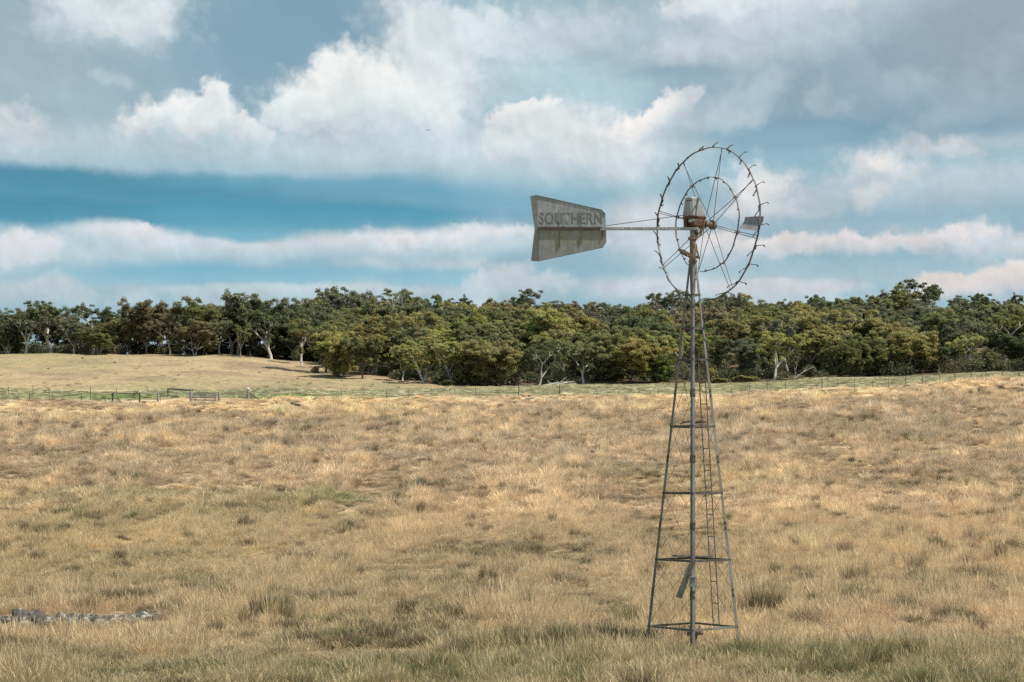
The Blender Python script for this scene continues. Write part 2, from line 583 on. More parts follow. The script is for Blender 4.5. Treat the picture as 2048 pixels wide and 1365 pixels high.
def H(X, Y):
    X = np.asarray(X, float)
    Y = np.asarray(Y, float)
    px = 1024 + F * X / np.maximum(Y, 60.0)
    px = np.clip(px, _XC[0], _XC[-1])
    i = np.clip(np.searchsorted(_XC, px) - 1, 0, len(_XC) - 2)
    fx = (px - _XC[i]) / (_XC[i + 1] - _XC[i])
    fx = fx * fx * (3 - 2 * fx)
    j = np.clip(np.searchsorted(_DG, Y) - 1, 0, len(_DG) - 2)
    fy = np.clip((Y - _DG[j]) / (_DG[j + 1] - _DG[j]), 0, 1)
    z = (_T[i, j] * (1 - fx) + _T[i + 1, j] * fx) * (1 - fy) + (_T[i, j + 1] * (1 - fx) + _T[i + 1, j + 1] * fx) * fy
    am = np.clip(np.abs(Y) / 60.0, 0.3, 2.0)
    z = z + (fbm(X / 9.0 + 40, Y / 11.0 + 9, 3) - .5) * .45 * am + (fbm(X / 1.7 + 3, Y / 1.7, 2) - .5) * .10
    return z + CZ


def Hs(x, y):
    return float(H(np.array([x]), np.array([y]))[0])


def G(px, D, dz=0.0):
    """ground point under photo column px at depth D"""
    X = (px - 1024) / F * D
    return Vector((X, D, Hs(X, D) + dz))


def D_of(px, y, d0=24.0, d1=262.0):
    """depth at which the ground of column px shows at photo row y (nearest)"""
    D = np.arange(d0, d1, .25)
    z = H((px - 1024) / F * D, D)
    yy = HY - (z - CZ) / D * F
    k = np.argmax(yy <= y)
    return float(D[k])


RD = D_of(160, 1246)


def cover(X, Y):
    """what grows where: returns albedo colour (n,3), tuft height factor, dark-tussock share, bare share"""
    X = np.asarray(X, float)
    Y = np.asarray(Y, float)
    px = 1024 + F * X / np.maximum(Y, 1.0)
    n1 = fbm(X / 7.0 + 11, Y / 10.0 + 3, 4)
    n2 = fbm(X / 22.0 + 51, Y / 34.0 + 31, 3)
    n3 = fbm(X / 2.3 + 9, Y / 3.4 + 71, 3)
    gold = np.array([.80, .60, .355])
    pink = np.array([.68, .52, .345])
    brown = np.array([.42, .31, .205])
    olive = np.array([.47, .385, .215])
    green = np.array([.30, .295, .14])
    lush = np.array([.22, .30, .10])

    def mixc(c, t, k):
        k = np.clip(k, 0, 1)[..., None]
        return c * (1 - k) + np.array(t) * k
    c = np.ones(X.shape + (3,)) * gold
    c = mixc(c, pink, sstep(.42, .62, n2) * .8)
    c = mixc(c, brown, sstep(.52, .72, n1) * .55)
    # rusty brown slope across the middle distance
    mid = sstep(100, 140, Y) * (1 - sstep(190, 235, Y))
    c = mixc(c, brown, mid * sstep(.40, .62, n3 * .5 + n1 * .5) * .75)
    c = mixc(c, (.52, .39, .25), mid * .5)
    # olive tinge low on the left and along the bottom of the frame
    lowl = (1 - sstep(450, 1050, px)) * sstep(30, 36, Y) * (1 - sstep(85, 125, Y))
    c = mixc(c, olive, lowl * (.28 + sstep(.42, .62, n1) * .6))
    front = (1 - sstep(30, 35.5, Y + (n2 - .5) * 6)) * sstep(-10, 20, Y)
    c = mixc(c, olive, front * (.22 + .5 * sstep(.38, .6, n1)))
    c = mixc(c, green, front * sstep(.50, .62, n3 * .6 + n1 * .4) * .8)
    c = mixc(c, olive, sstep(.55, .70, fbm(X / 13. + 71, Y / 19. + 8, 3)) * .4 * (Y < 140))
    c = c * (1 - .22 * front)[..., None]
    wet = np.exp(-((px - 650) / 80) ** 2 - ((Y - 102) / 5) ** 2) + .5 * np.exp(-((px - 330) / 160) ** 2 - ((Y - 108) / 6) ** 2)
    c = mixc(c, lush * .9, wet * .7)
    # grazed green paddock beyond the fence
    fy = np.interp(px, [0, 560, 640, 1024, 1400, 1700, 2048], [247, 250, 252, 252, 250, 249, 249])
    strip = sstep(0, 5, Y - fy) * (1 - sstep(272, 284, Y + (n2 - .5) * 10) * (px < 1000))
    strip = strip * (1 - sstep(305, 330, Y))
    lushk = np.exp(-((px - 560) / 130) ** 2) * (Y < 262) * (px > 438) + np.exp(-((px - 250) / 150) ** 2) * (Y > 254) * (Y < 268) * (px < 440)
    c = mixc(c, (.37, .36, .21), strip * .85)
    c = mixc(c, green, strip * sstep(.35, .6, n2) * .3)
    c = mixc(c, lush, strip * np.clip(lushk, 0, 1) * .7)
    hill = (Y > 276) * (px < 1000)
    hc = mixc(mixc(np.ones(X.shape + (3,)) * np.array([.45, .34, .20]), (.30, .225, .145), sstep(.42, .62, n1) * .75 + sstep(.5, .62, fbm(X / 14. + 5, Y / 3.5 + 2, 4)) * .4),
              (.33, .30, .15), sstep(.5, .65, n2) * .5)
    c = np.where(hill[..., None] & (strip < .5)[..., None], hc, c)
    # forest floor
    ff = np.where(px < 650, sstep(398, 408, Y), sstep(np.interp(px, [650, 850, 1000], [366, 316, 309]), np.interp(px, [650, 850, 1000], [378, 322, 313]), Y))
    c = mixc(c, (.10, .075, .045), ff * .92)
    # bare, cattle-trodden places
    bare = np.exp(-((px - 590) / 75) ** 2 - ((Y - 238) / 5) ** 2)
    bare = np.maximum(bare, np.exp(-((px - 450) / 75) ** 2 - ((Y - 249) / 2.5) ** 2))
    rockb = np.exp(-((px - 150) / 215) ** 4 - ((Y - RD) / 2.1) ** 4)
    bare = np.maximum(bare, rockb)
    c = mixc(c, (.30, .20, .115), bare * .8)
    return c, bare, n1, n2, n3, px, strip


def mat_new(name):
    m = bpy.data.materials.new(name)
    m.use_nodes = True
    g = NT(m.node_tree)
    g.n.clear()
    out = g.node('ShaderNodeOutputMaterial')
    b = g.node('ShaderNodeBsdfPrincipled')
    g.link(b.outputs[0], out.inputs[0])
    return m, g, b, out


def ground_material():
    m, g, b, out = mat_new("dry_pasture_ground")
    at = g.node('ShaderNodeAttribute', attribute_name='cover')
    geo = g.node('ShaderNodeNewGeometry')
    P = geo.outputs['Position']
    n = g.noise(P, 1.1, 8, 0.7)
    n2 = g.noise(g.vmath('MULTIPLY', P, (1, .6, 1)), 0.35, 6, 0.65)
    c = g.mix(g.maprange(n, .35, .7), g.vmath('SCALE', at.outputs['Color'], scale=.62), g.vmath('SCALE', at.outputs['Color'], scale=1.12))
    c = g.mix(g.maprange(n2, .55, .72, 0, .5), c, g.vmath('MULTIPLY', c, (.62, .60, .58)))
    g.link(c, b.inputs['Base Color'])
    b.inputs['Roughness'].default_value = 1
    b.inputs['Specular IOR Level'].default_value = .1
    bp = g.node('ShaderNodeBump')
    bp.inputs['Strength'].default_value = .9
    bp.inputs['Distance'].default_value = .25
    g.link(g.noise(P, 2.2, 8, .75), bp.inputs['Height'])
    g.link(bp.outputs[0], b.inputs['Normal'])
    return m


def build_ground():
    ys = np.concatenate([np.linspace(-300, -20, 15), np.arange(-15, 24, 1.5), np.arange(24, 60, .6), np.arange(60, 130, 1.2),
                         np.arange(130, 300, 2.0), np.arange(300, 620, 4.0), np.geomspace(625, 5800, 30)])
    t = np.linspace(-1, 1, 521)
    s = np.sign(t) * np.abs(t) ** 2.0
    Wd = 260 + 1.0 * np.maximum(ys, 0)
    X = Wd[:, None] * s[None, :]
    Y = np.repeat(ys[:, None], len(t), 1)
    Z = H(X, Y)
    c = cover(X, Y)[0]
    ny, nx = X.shape
    V = np.stack([X, Y, Z], -1).reshape(-1, 3)
    idx = np.arange(ny * nx).reshape(ny, nx)
    Q = np.stack([idx[:-1, :-1], idx[:-1, 1:], idx[1:, 1:], idx[1:, :-1]], -1).reshape(-1, 4)
    col = np.concatenate([c.reshape(-1, 3), np.ones((ny * nx, 1))], 1)
    me = np_mesh("ground", V, Q, ground_material(), {'cover': ('FLOAT_COLOR', 'POINT', col)}, smooth=True)
    o = bpy.data.objects.new("ground", me)
    COL.objects.link(o)
    tag(o, "rolling dry pasture of the valley and the hills behind it", kind="structure")


build_ground()

# ------------------------------------------------------------------ grass


def grass_material():
    m, g, b, out = mat_new("grass_blades")
    ic = g.node('ShaderNodeAttribute', attribute_name='col')
    ic.attribute_type = 'INSTANCER'
    bv = g.node('ShaderNodeAttribute', attribute_name='bv')
    c = g.vmath('SCALE', ic.outputs['Color'], scale=g.maprange(bv.outputs['Fac'], 0, 1, .45, 1.5, smooth=False))
    hd = g.node('ShaderNodeAttribute', attribute_name='head')
    c = g.mix(hd.outputs['Fac'], c, g.mix(.55, g.vmath('SCALE', c, scale=1.25), (.60, .47, .28)))
    g.link(c, b.inputs['Base Color'])
    b.inputs['Roughness'].default_value = .75
    b.inputs['Specular IOR Level'].default_value = .2
    tr = g.node('ShaderNodeBsdfTranslucent')
    g.link(c, tr.inputs[0])
    mx = g.node('ShaderNodeMixShader')
    mx.inputs[0].default_value = .38
    g.link(b.outputs[0], mx.inputs[1])
    g.link(tr.outputs[0], mx.inputs[2])
    g.link(mx.outputs[0], out.inputs[0])
    return m


GM = grass_material()


def tuft_mesh(name, seed, n, rad, h, lean, width, heads=0.0, arch=0.4):
    r = np.random.RandomState(seed)
    V, Q, bv, hd = [], [], [], []
    for i in range(n):
        a = r.rand() * 2 * math.pi
        rr = rad * math.sqrt(r.rand())
        p = np.array([math.cos(a) * rr, math.sin(a) * rr, -.03])
        hh = h * (.55 + .6 * r.rand()) * (1 - .35 * (rr / rad) ** 2)
        out = np.array([math.cos(a + r.randn() * .6), math.sin(a + r.randn() * .6), 0])
        ln = lean * (.3 + rr / rad) * hh * (.5 + r.rand())
        fa = r.rand() * math.pi
        side = np.array([math.cos(fa), math.sin(fa), 0])
        head = r.rand() < heads
        if head:
            hh *= 1.3
        ts = [0, .45, .8, 1.0]
        ws = [1, .85, .55, .12]
        if head:
            ts = [0, .6, .72, .88, 1.0]
            ws = [.5, .4, 1.5, 1.3, .1]
        b0 = len(V)
        v = r.rand()
        for t, w in zip(ts, ws):
            q = p + np.array([0, 0, 1]) * hh * (t - arch * .5 * t * t * lean) + out * ln * t ** 1.8
            V.append(q - side * width * w * .5)
            V.append(q + side * width * w * .5)
            bv += [v, v]
            hv = 1.0 if (head and t > .65) else 0.0
            hd += [hv, hv]
        for k in range(len(ts) - 1):
            Q.append((b0 + 2 * k, b0 + 2 * k + 1, b0 + 2 * k + 3, b0 + 2 * k + 2))
    me = np_mesh(name, V, Q, GM, {'bv': ('FLOAT', 'POINT', bv), 'head': ('FLOAT', 'POINT', hd)})
    o = bpy.data.objects.new(name, me)
    return o


src = bpy.data.collections.new("grass_sources")      # never linked to the scene: only instanced
specs = [  # name sorted; index by order
    (250, .40, .27, .40, .0045, .30), (250, .44, .24, .50, .0045, .20), (240, .36, .31, .35, .0045, .40), (260, .46, .22, .5, .005, .15),
    (420, .13, .42, .42, .006, .0), (440, .16, .37, .55, .006, .03), (380, .11, .47, .36, .006, .05),
    (34, .34, .50, .35, .0055, .9), (38, .36, .44, .45, .0055, .8),
    (260, .40, .48, .9, .017, .1), (280, .34, .42, 1.0, .017, .0),
    (340, .16, .38, .42, .005, .3), (380, .20, .34, .5, .005, .2),
]
for i, (n, rad, h, lean, wd, hd_) in enumerate(specs):
    src.objects.link(tuft_mesh("tuft_%02d" % i, 100 + i, n, rad, h, lean, wd, hd_))


def scatter_tree():
    t = bpy.data.node_groups.new("grass_scatter", 'GeometryNodeTree')
    t.interface.new_socket("Geometry", in_out='INPUT', socket_type='NodeSocketGeometry')
    t.interface.new_socket("Geometry", in_out='OUTPUT', socket_type='NodeSocketGeometry')
    g = NT(t)
    gi, go = g.node('NodeGroupInput'), g.node('NodeGroupOutput')
    ci = g.node('GeometryNodeCollectionInfo')
    ci.inputs['Collection'].default_value = src
    ci.inputs['Separate Children'].default_value = True
    ci.inputs['Reset Children'].default_value = True
    ip = g.node('GeometryNodeInstanceOnPoints')
    ip.inputs['Pick Instance'].default_value = True

    def attr(nm, typ):
        a = g.node('GeometryNodeInputNamedAttribute', data_type=typ)
        a.inputs['Name'].default_value = nm
        return a.outputs['Attribute']
    g.link(gi.outputs[0], ip.inputs['Points'])
    g.link(ci.outputs[0], ip.inputs['Instance'])
    g.link(attr('idx', 'FLOAT'), ip.inputs['Instance Index'])
    g.link(attr('rot', 'FLOAT_VECTOR'), ip.inputs['Rotation'])
    g.link(attr('scl', 'FLOAT_VECTOR'), ip.inputs['Scale'])
    g.link(ip.outputs[0], go.inputs[0])
    return t


ST = scatter_tree()


def scatter(name, label, cat, regions, seed, filt=None, extra=None):
    r = np.random.RandomState(seed)
    XS, YS, KS, LS = [], [], [], []
    for (d0, d1, dens, um, sc, kinds, probs) in regions:
        n = int(dens * um * (d1 * d1 - d0 * d0))
        Y = np.sqrt(r.rand(n) * (d1 * d1 - d0 * d0) + d0 * d0)
        X = (r.rand(n) * 2 - 1) * um * Y
        XS.append(X)
        YS.append(Y)
        KS.append(r.choice(kinds, n, p=probs))
        LS.append(np.full(n, sc))
    X, Y, K, S = map(np.concatenate, (XS, YS, KS, LS))
    c, bare, n1, n2, n3, px, strip = cover(X, Y)
    keep = r.rand(len(X)) > np.clip(bare * 1.25, 0, .96)
    if filt is not None:
        keep &= filt(X, Y, px, K, n1, n2, n3, strip, r)
    X, Y, K, S, c = X[keep], Y[keep], K[keep], S[keep], c[keep]
    n1, n2, n3, px, strip = n1[keep], n2[keep], n3[keep], px[keep], strip[keep]
    n = len(X)
    if extra is not None:           # clumps of dark tussock one can point at
        ex, ey = [], []
        for (p_, y_, cnt, sp) in extra:
            D_ = D_of(p_, y_)
            for _ in range(cnt):
                ex.append((p_ - 1024) / F * D_ + r.randn() * sp)
                ey.append(D_ + r.randn() * sp * .8)
        ex, ey = np.array(ex), np.array(ey)
        ce, be, a1, a2, a3, pe, se = cover(ex, ey)
        m_ = len(ex)
        X, Y, K = np.concatenate([X, ex]), np.concatenate([Y, ey]), np.concatenate([K, r.choice([4, 5, 6], m_)])
        S, c = np.concatenate([S, np.full(m_, 1.0)]), np.concatenate([c, ce])
        px, strip = np.concatenate([px, pe]), np.concatenate([strip, se])
        n = len(X)
    Z = H(X, Y) - .01
    hgt = S * (.75 + .5 * r.rand(n))
    wid = S * (.8 + .5 * r.rand(n))
    fy_ = np.clip((Y - 40) / 100, 0, 1)
    n4 = fbm(X / (1.0 + .5 * fy_) + 7, Y / (1.6 + 5.5 * fy_) + 19, 3)
    n5 = fbm(X / 3.1 + 27, Y / (5.0 + 9 * fy_) + 49, 3)
    dark = np.isin(K, (4, 5, 6))
    hgt = hgt * (.38 + .62 * sstep(.35, .62, n4) + .45 * sstep(.4, .6, n5))
    short = strip > .4
    hgt = hgt * np.where(Y < 36, .74, 1.0) * (1 + .35 * sstep(100, 180, Y))
    ishill = (Y > 276) & (strip < .4)
    hgt = np.where(short, hgt * .55, hgt)
    wide = np.isin(K, (9, 10))
    tus = np.isin(K, (11, 12))
    vr_ = np.where(wide | tus, .58 + .72 * r.rand(n), .76 + .46 * r.rand(n))
    wid = np.where(wide, wid * (.55 + .8 * r.rand(n)), wid)
    hgt = np.where(wide, hgt * (.8 + .6 * r.rand(n)), hgt)
    hgt = np.where(tus, hgt * (.7 + .6 * r.rand(n)), hgt)
    hgt = hgt * np.where((Y > 222) & (Y < 250) & (px < 620), .42, 1 - .5 * sstep(222, 244, Y))
    col = c * vr_[:, None] * (.70 + .24 * sstep(.35, .6, n4) + .22 * sstep(.38, .6, n5))[:, None]
    hgt = np.where(dark, hgt * 1.2, hgt)
    wid = np.where(dark, wid * 1.15, wid)
    col = np.where(ishill[:, None], c * 1.35, col)
    jit = r.randn(n)[:, None] * np.array([.03, 0, -.03])
    col = np.clip(col * (1 + jit), .01, .9)
    dk = np.array([.20, .15, .095])[None, :] * (.75 + .7 * r.rand(n))[:, None]
    gdk = np.array([.18, .175, .085])[None, :] * (.8 + .5 * r.rand(n))[:, None]
    isg = (c[:, 1] > c[:, 0] * .86) | (r.rand(n) < .25)
    dk = np.where(isg[:, None], gdk, dk)
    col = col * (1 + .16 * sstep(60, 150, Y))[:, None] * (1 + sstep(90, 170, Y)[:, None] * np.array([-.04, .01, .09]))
    col = np.where(dark[:, None], dk, col)
    wind = .10
    rot = np.stack([r.randn(n) * .06, r.randn(n) * .06 + wind, r.rand(n) * 6.283], 1)
    scl = np.stack([wid, wid, hgt], 1)
    me = bpy.data.meshes.new(name)
    me.vertices.add(n)
    me.vertices.foreach_set('co', np.stack([X, Y, Z], 1).astype(np.float32).ravel())
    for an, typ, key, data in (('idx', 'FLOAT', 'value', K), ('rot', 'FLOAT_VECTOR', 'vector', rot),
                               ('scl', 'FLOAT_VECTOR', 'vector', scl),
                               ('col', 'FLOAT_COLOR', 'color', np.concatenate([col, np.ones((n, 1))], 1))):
        a = me.attributes.new(an, typ, 'POINT')
        a.data.foreach_set(key, np.asarray(data, np.float32).ravel())
    me.materials.append(GM)
    o = bpy.data.objects.new(name, me)
    COL.objects.link(o)
    md = o.modifiers.new("scatter", 'NODES')
    md.node_group = ST
    tag(o, label, cat, kind="stuff")
    return n


def f_field(X, Y, px, K, n1, n2, n3, strip, r):
    fy = np.interp(px, [0, 560, 640, 1024, 1400, 1700, 2048], [247, 250, 252, 252, 250, 249, 249])
    ok = Y < fy
    dark = np.isin(K, (4, 5, 6))
    ok &= ~((px < 345) & (Y > RD - 1.9) & (Y < RD + .6) & (r.rand(len(X)) < .8))
    ok &= ~dark | (n3 * .6 + n1 * .4 > .60) | (r.rand(len(X)) < np.where(Y > 100, .13, .05))
    return ok


def f_far(X, Y, px, K, n1, n2, n3, strip, r):
    fy = np.interp(px, [0, 560, 640, 1024, 1400, 1700, 2048], [247, 250, 252, 252, 250, 249, 249])
    return (Y >= fy + .5) & ((px < 1000) | (Y < 318)) & ((strip > .5) | (r.rand(len(X)) < .03))


n_a = scatter("dry_grass", "long golden grass and brown tussocks covering the whole near paddock", "grass", [
    (6, 23.5, 1.6, .5, 1.0, [0, 1, 2, 3], [.25, .25, .25, .25]),
    (23.5, 50, 17, .345, 1.0, [0, 1, 2, 3, 4, 5, 6, 7, 8, 11, 12], [.12, .13, .11, .13, .07, .07, .05, .07, .07, .09, .09]),
    (50, 90, 8.5, .345, 1.08, [0, 1, 2, 3, 4, 5, 6, 7, 8, 11, 12], [.13, .14, .12, .14, .06, .06, .05, .05, .05, .10, .10]),
    (90, 160, 3.0, .34, 1.2, [0, 3, 4, 5, 9, 10, 11, 12], [.14, .14, .11, .11, .12, .12, .13, .13]),
    (160, 256, 1.7, .34, 1.4, [3, 4, 5, 9, 10, 11, 12], [.12, .12, .12, .16, .16, .16, .16]),
], 5, f_field, [
    (60, 1125, 7, .35), (130, 1150, 9, .3), (240, 1140, 6, .25), (300, 1120, 4, .3), (70, 1205, 5, .3), (140, 1210, 6, .35), (240, 1215, 7, .25), (290, 1210, 8, .3), (335, 1235, 4, .2),
    (400, 1190, 6, .22), (210, 1010, 6, .7), (320, 1000, 8, .9), (250, 1080, 3, .3), (800, 1280, 6, .16), (735, 1285, 4, .2), (665, 1300, 7, .3), (850, 1300, 6, .22),
    (1010, 1200, 7, .35), (1090, 1315, 8, .3), (1045, 1310, 5, .3), (1150, 1170, 4, .3), (960, 1125, 4, .4), (1260, 1255, 4, .2), (1240, 1300, 7, .3), (1300, 1240, 4, .2),
    (1470, 1240, 5, .22), (1540, 1235, 4, .2), (1520, 1200, 3, .2), (1730, 1215, 5, .2), (1755, 1225, 4, .2), (1808, 1232, 9, .2), (1850, 1220, 4, .2), (1900, 1250, 8, .2), (1830, 1260, 6, .3),
    (1690, 1090, 6, .35), (1745, 1030, 3, .25), (1800, 1030, 3, .25), (1880, 1110, 5, .35), (1990, 1130, 4, .35), (1600, 1150, 3, .3), (2010, 1040, 4, .5), (560, 1250, 4, .3), (880, 1330, 5, .3),
    (1960, 1290, 8, .4), (1640, 1320, 6, .4), (420, 1335, 6, .4), (150, 1330, 7, .4), (40, 1310, 6, .4), (950, 1060, 4, .6), (480, 1060, 3, .5), (1545, 1080, 2, .2)])
n_b = scatter("short_green_grass", "short green pasture grass beyond the wire fence, thinner and drier on the hill", "grass", [
    (246, 300, 1.0, .34, 1.0, [9, 10], [.5, .5]),
    (300, 402, .22, .34, 1.0, [9, 10, 5], [.35, .35, .3]),
], 6, f_far)
print("tufts", n_a, n_b)


# ------------------------------------------------------------------ object materials
def simple(name, c1, c2, scale=6, rough=.6, metal=0.0, c3=None, k3=(.55, .7), stretch=(1, 1, 1), bump=0.0, detail=6, spec=.4):
    m, g, b, out = mat_new(name)
    tc = g.node('ShaderNodeTexCoord')
    P = g.vmath('MULTIPLY', tc.outputs['Object'], stretch)
    c = g.mix(g.maprange(g.noise(P, scale, detail, .65), .35, .65), c1, c2)
    if c3 is not None:
        c = g.mix(g.maprange(g.noise(g.vmath('ADD', P, (3.3, 1.7, 9.1)), scale * .6, detail, .7), k3[0], k3[1]), c, c3)
    g.link(c, b.inputs['Base Color'])
    b.inputs['Roughness'].default_value = rough
    b.inputs['Metallic'].default_value = metal
    b.inputs['Specular IOR Level'].default_value = spec
    if bump:
        bp = g.node('ShaderNodeBump')
        bp.inputs['Strength'].default_value = bump
        bp.inputs['Distance'].default_value = .01
        g.link(g.noise(P, scale * 3, 6, .7), bp.inputs['Height'])
        g.link(bp.outputs[0], b.inputs['Normal'])
    return m


GALV = simple("weathered_galvanised_steel", (.22, .23, .23), (.36, .37, .37), 5, .55, .25, (.17, .14, .12), (.62, .75))
LEGM = simple("old_tower_steel", (.11, .11, .105), (.20, .195, .185), 3, .6, .2, (.19, .125, .085), (.48, .66), (1, 1, .5))
DARKM = simple("dark_aged_steel", (.065, .055, .05), (.13, .115, .10), 8, .7, .15, (.12, .065, .035), (.5, .7))
RIMM = simple("rim_steel", (.06, .055, .052), (.16, .155, .15), 5, .6, .2, (.10, .055, .035), (.5, .68))
RODM = simple("rusted_rod", (.10, .065, .045), (.17, .12, .085), 6, .7, .1)
RUST = simple("flaking_rust", (.105, .055, .036), (.175, .10, .066), 14, .85, 0, (.07, .035, .022), (.45, .6), bump=.5)
RUSTP = simple("rust_over_old_paint", (.26, .215, .175), (.17, .105, .072), 14, .8, 0, (.07, .04, .03), (.52, .65))
HELM = simple("dull_zinc_sheet", (.20, .205, .20), (.30, .30, .295), 7, .5, .3, (.24, .18, .13), (.66, .78), (1, 1, .35))
WOOD = simple("weathered_timber", (.10, .088, .072), (.20, .18, .155), 20, .9, 0, (.05, .042, .035), (.5, .65), (1, 1, .25), bump=.6)
GWOOD = simple("silvered_timber", (.20, .19, .172), (.36, .345, .32), 14, .9, 0, (.10, .09, .08), (.52, .66), (1, 1, .3), bump=.6)
DWOOD = simple("dark_old_timber", (.055, .048, .042), (.12, .105, .09), 9, .95, 0, None)
WHITEP = simple("white_painted_cap", (.72, .72, .70), (.85, .85, .83), 10, .6)
WIREM = simple("fence_wire_steel", (.12, .11, .10), (.20, .19, .18), 5, .6, .4)
BARK = simple("pale_gum_bark", (.42, .38, .33), (.62, .58, .52), .9, .85, 0, (.13, .105, .085), (.50, .66), (1, 1, .5))
BARKD = simple("rough_dark_bark", (.10, .08, .066), (.19, .155, .13), 1.2, .9, 0, (.30, .27, .23), (.60, .70), (1, 1, .5))
BARKW = simple("bleached_dead_wood", (.48, .45, .41), (.66, .63, .59), .9, .85, 0, (.25, .22, .19), (.55, .7), (1, 1, .5))
ROCK = simple("lichened_rock", (.06, .052, .042), (.14, .125, .105), 9, .95, 0, (.30, .30, .275), (.53, .62), bump=1.0, detail=10)


def vane_material():
    m, g, b, out = mat_new("weathered_zinc_vane")
    tc = g.node('ShaderNodeTexCoord')
    P = tc.outputs['Object']
    st = g.noise(g.vmath('MULTIPLY', P, (11, 1, 1.2)), 1.6, 4, .6)
    bl = g.noise(P, 5.0, 7, .7)
    c = g.mix(g.maprange(st, .3, .7), (.265, .28, .28), (.365, .385, .385))
    c = g.mix(g.maprange(bl, .42, .62, 0, .55), c, (.165, .175, .172))
    sp = g.node('ShaderNodeSeparateXYZ')
    g.link(P, sp.inputs[0])
    low = g.maprange(sp.outputs[2], 0.02, -.02, 0, 1)
    c = g.mix(g.math('MULTIPLY', low, .45), c, (.17, .172, .158))
    gr = g.noise(g.vmath('MULTIPLY', P, (6, 1, 1.2)), 2.0, 5, .7)
    c = g.mix(g.math('MULTIPLY', low, g.maprange(gr, .46, .68, 0, .55)), c, (.235, .225, .135))
    rs = g.noise(g.vmath('MULTIPLY', P, (9, 1, 1.0)), 2.4, 6, .75)
    edge = g.maprange(sp.outputs[0], 1.02, 1.32, 0, 1)
    c = g.mix(g.math('MULTIPLY', g.maprange(rs, .52, .66, 0, .75), g.math('MULTIPLY', low, g.math('ADD', edge, .12))), c, (.19, .085, .045))
    g.link(c, b.inputs['Base Color'])
    b.inputs['Roughness'].default_value = .62
    b.inputs['Metallic'].default_value = .1
    return m


def paint_material(name, col, lo, hi, scale):
    m, g, b, out = mat_new(name)
    tc = g.node('ShaderNodeTexCoord')
    n = g.noise(g.vmath('MULTIPLY', tc.outputs['Object'], (3, 1, 1)), scale, 6, .75)
    b.inputs['Base Color'].default_value = (*col, 1)
    b.inputs['Roughness'].default_value = .8
    tr = g.node('ShaderNodeBsdfTransparent')
    mx = g.node('ShaderNodeMixShader')
    g.link(g.maprange(n, lo, hi), mx.inputs[0])
    g.link(tr.outputs[0], mx.inputs[1])
    g.link(b.outputs[0], mx.inputs[2])
    g.link(mx.outputs[0], out.inputs[0])
    return m


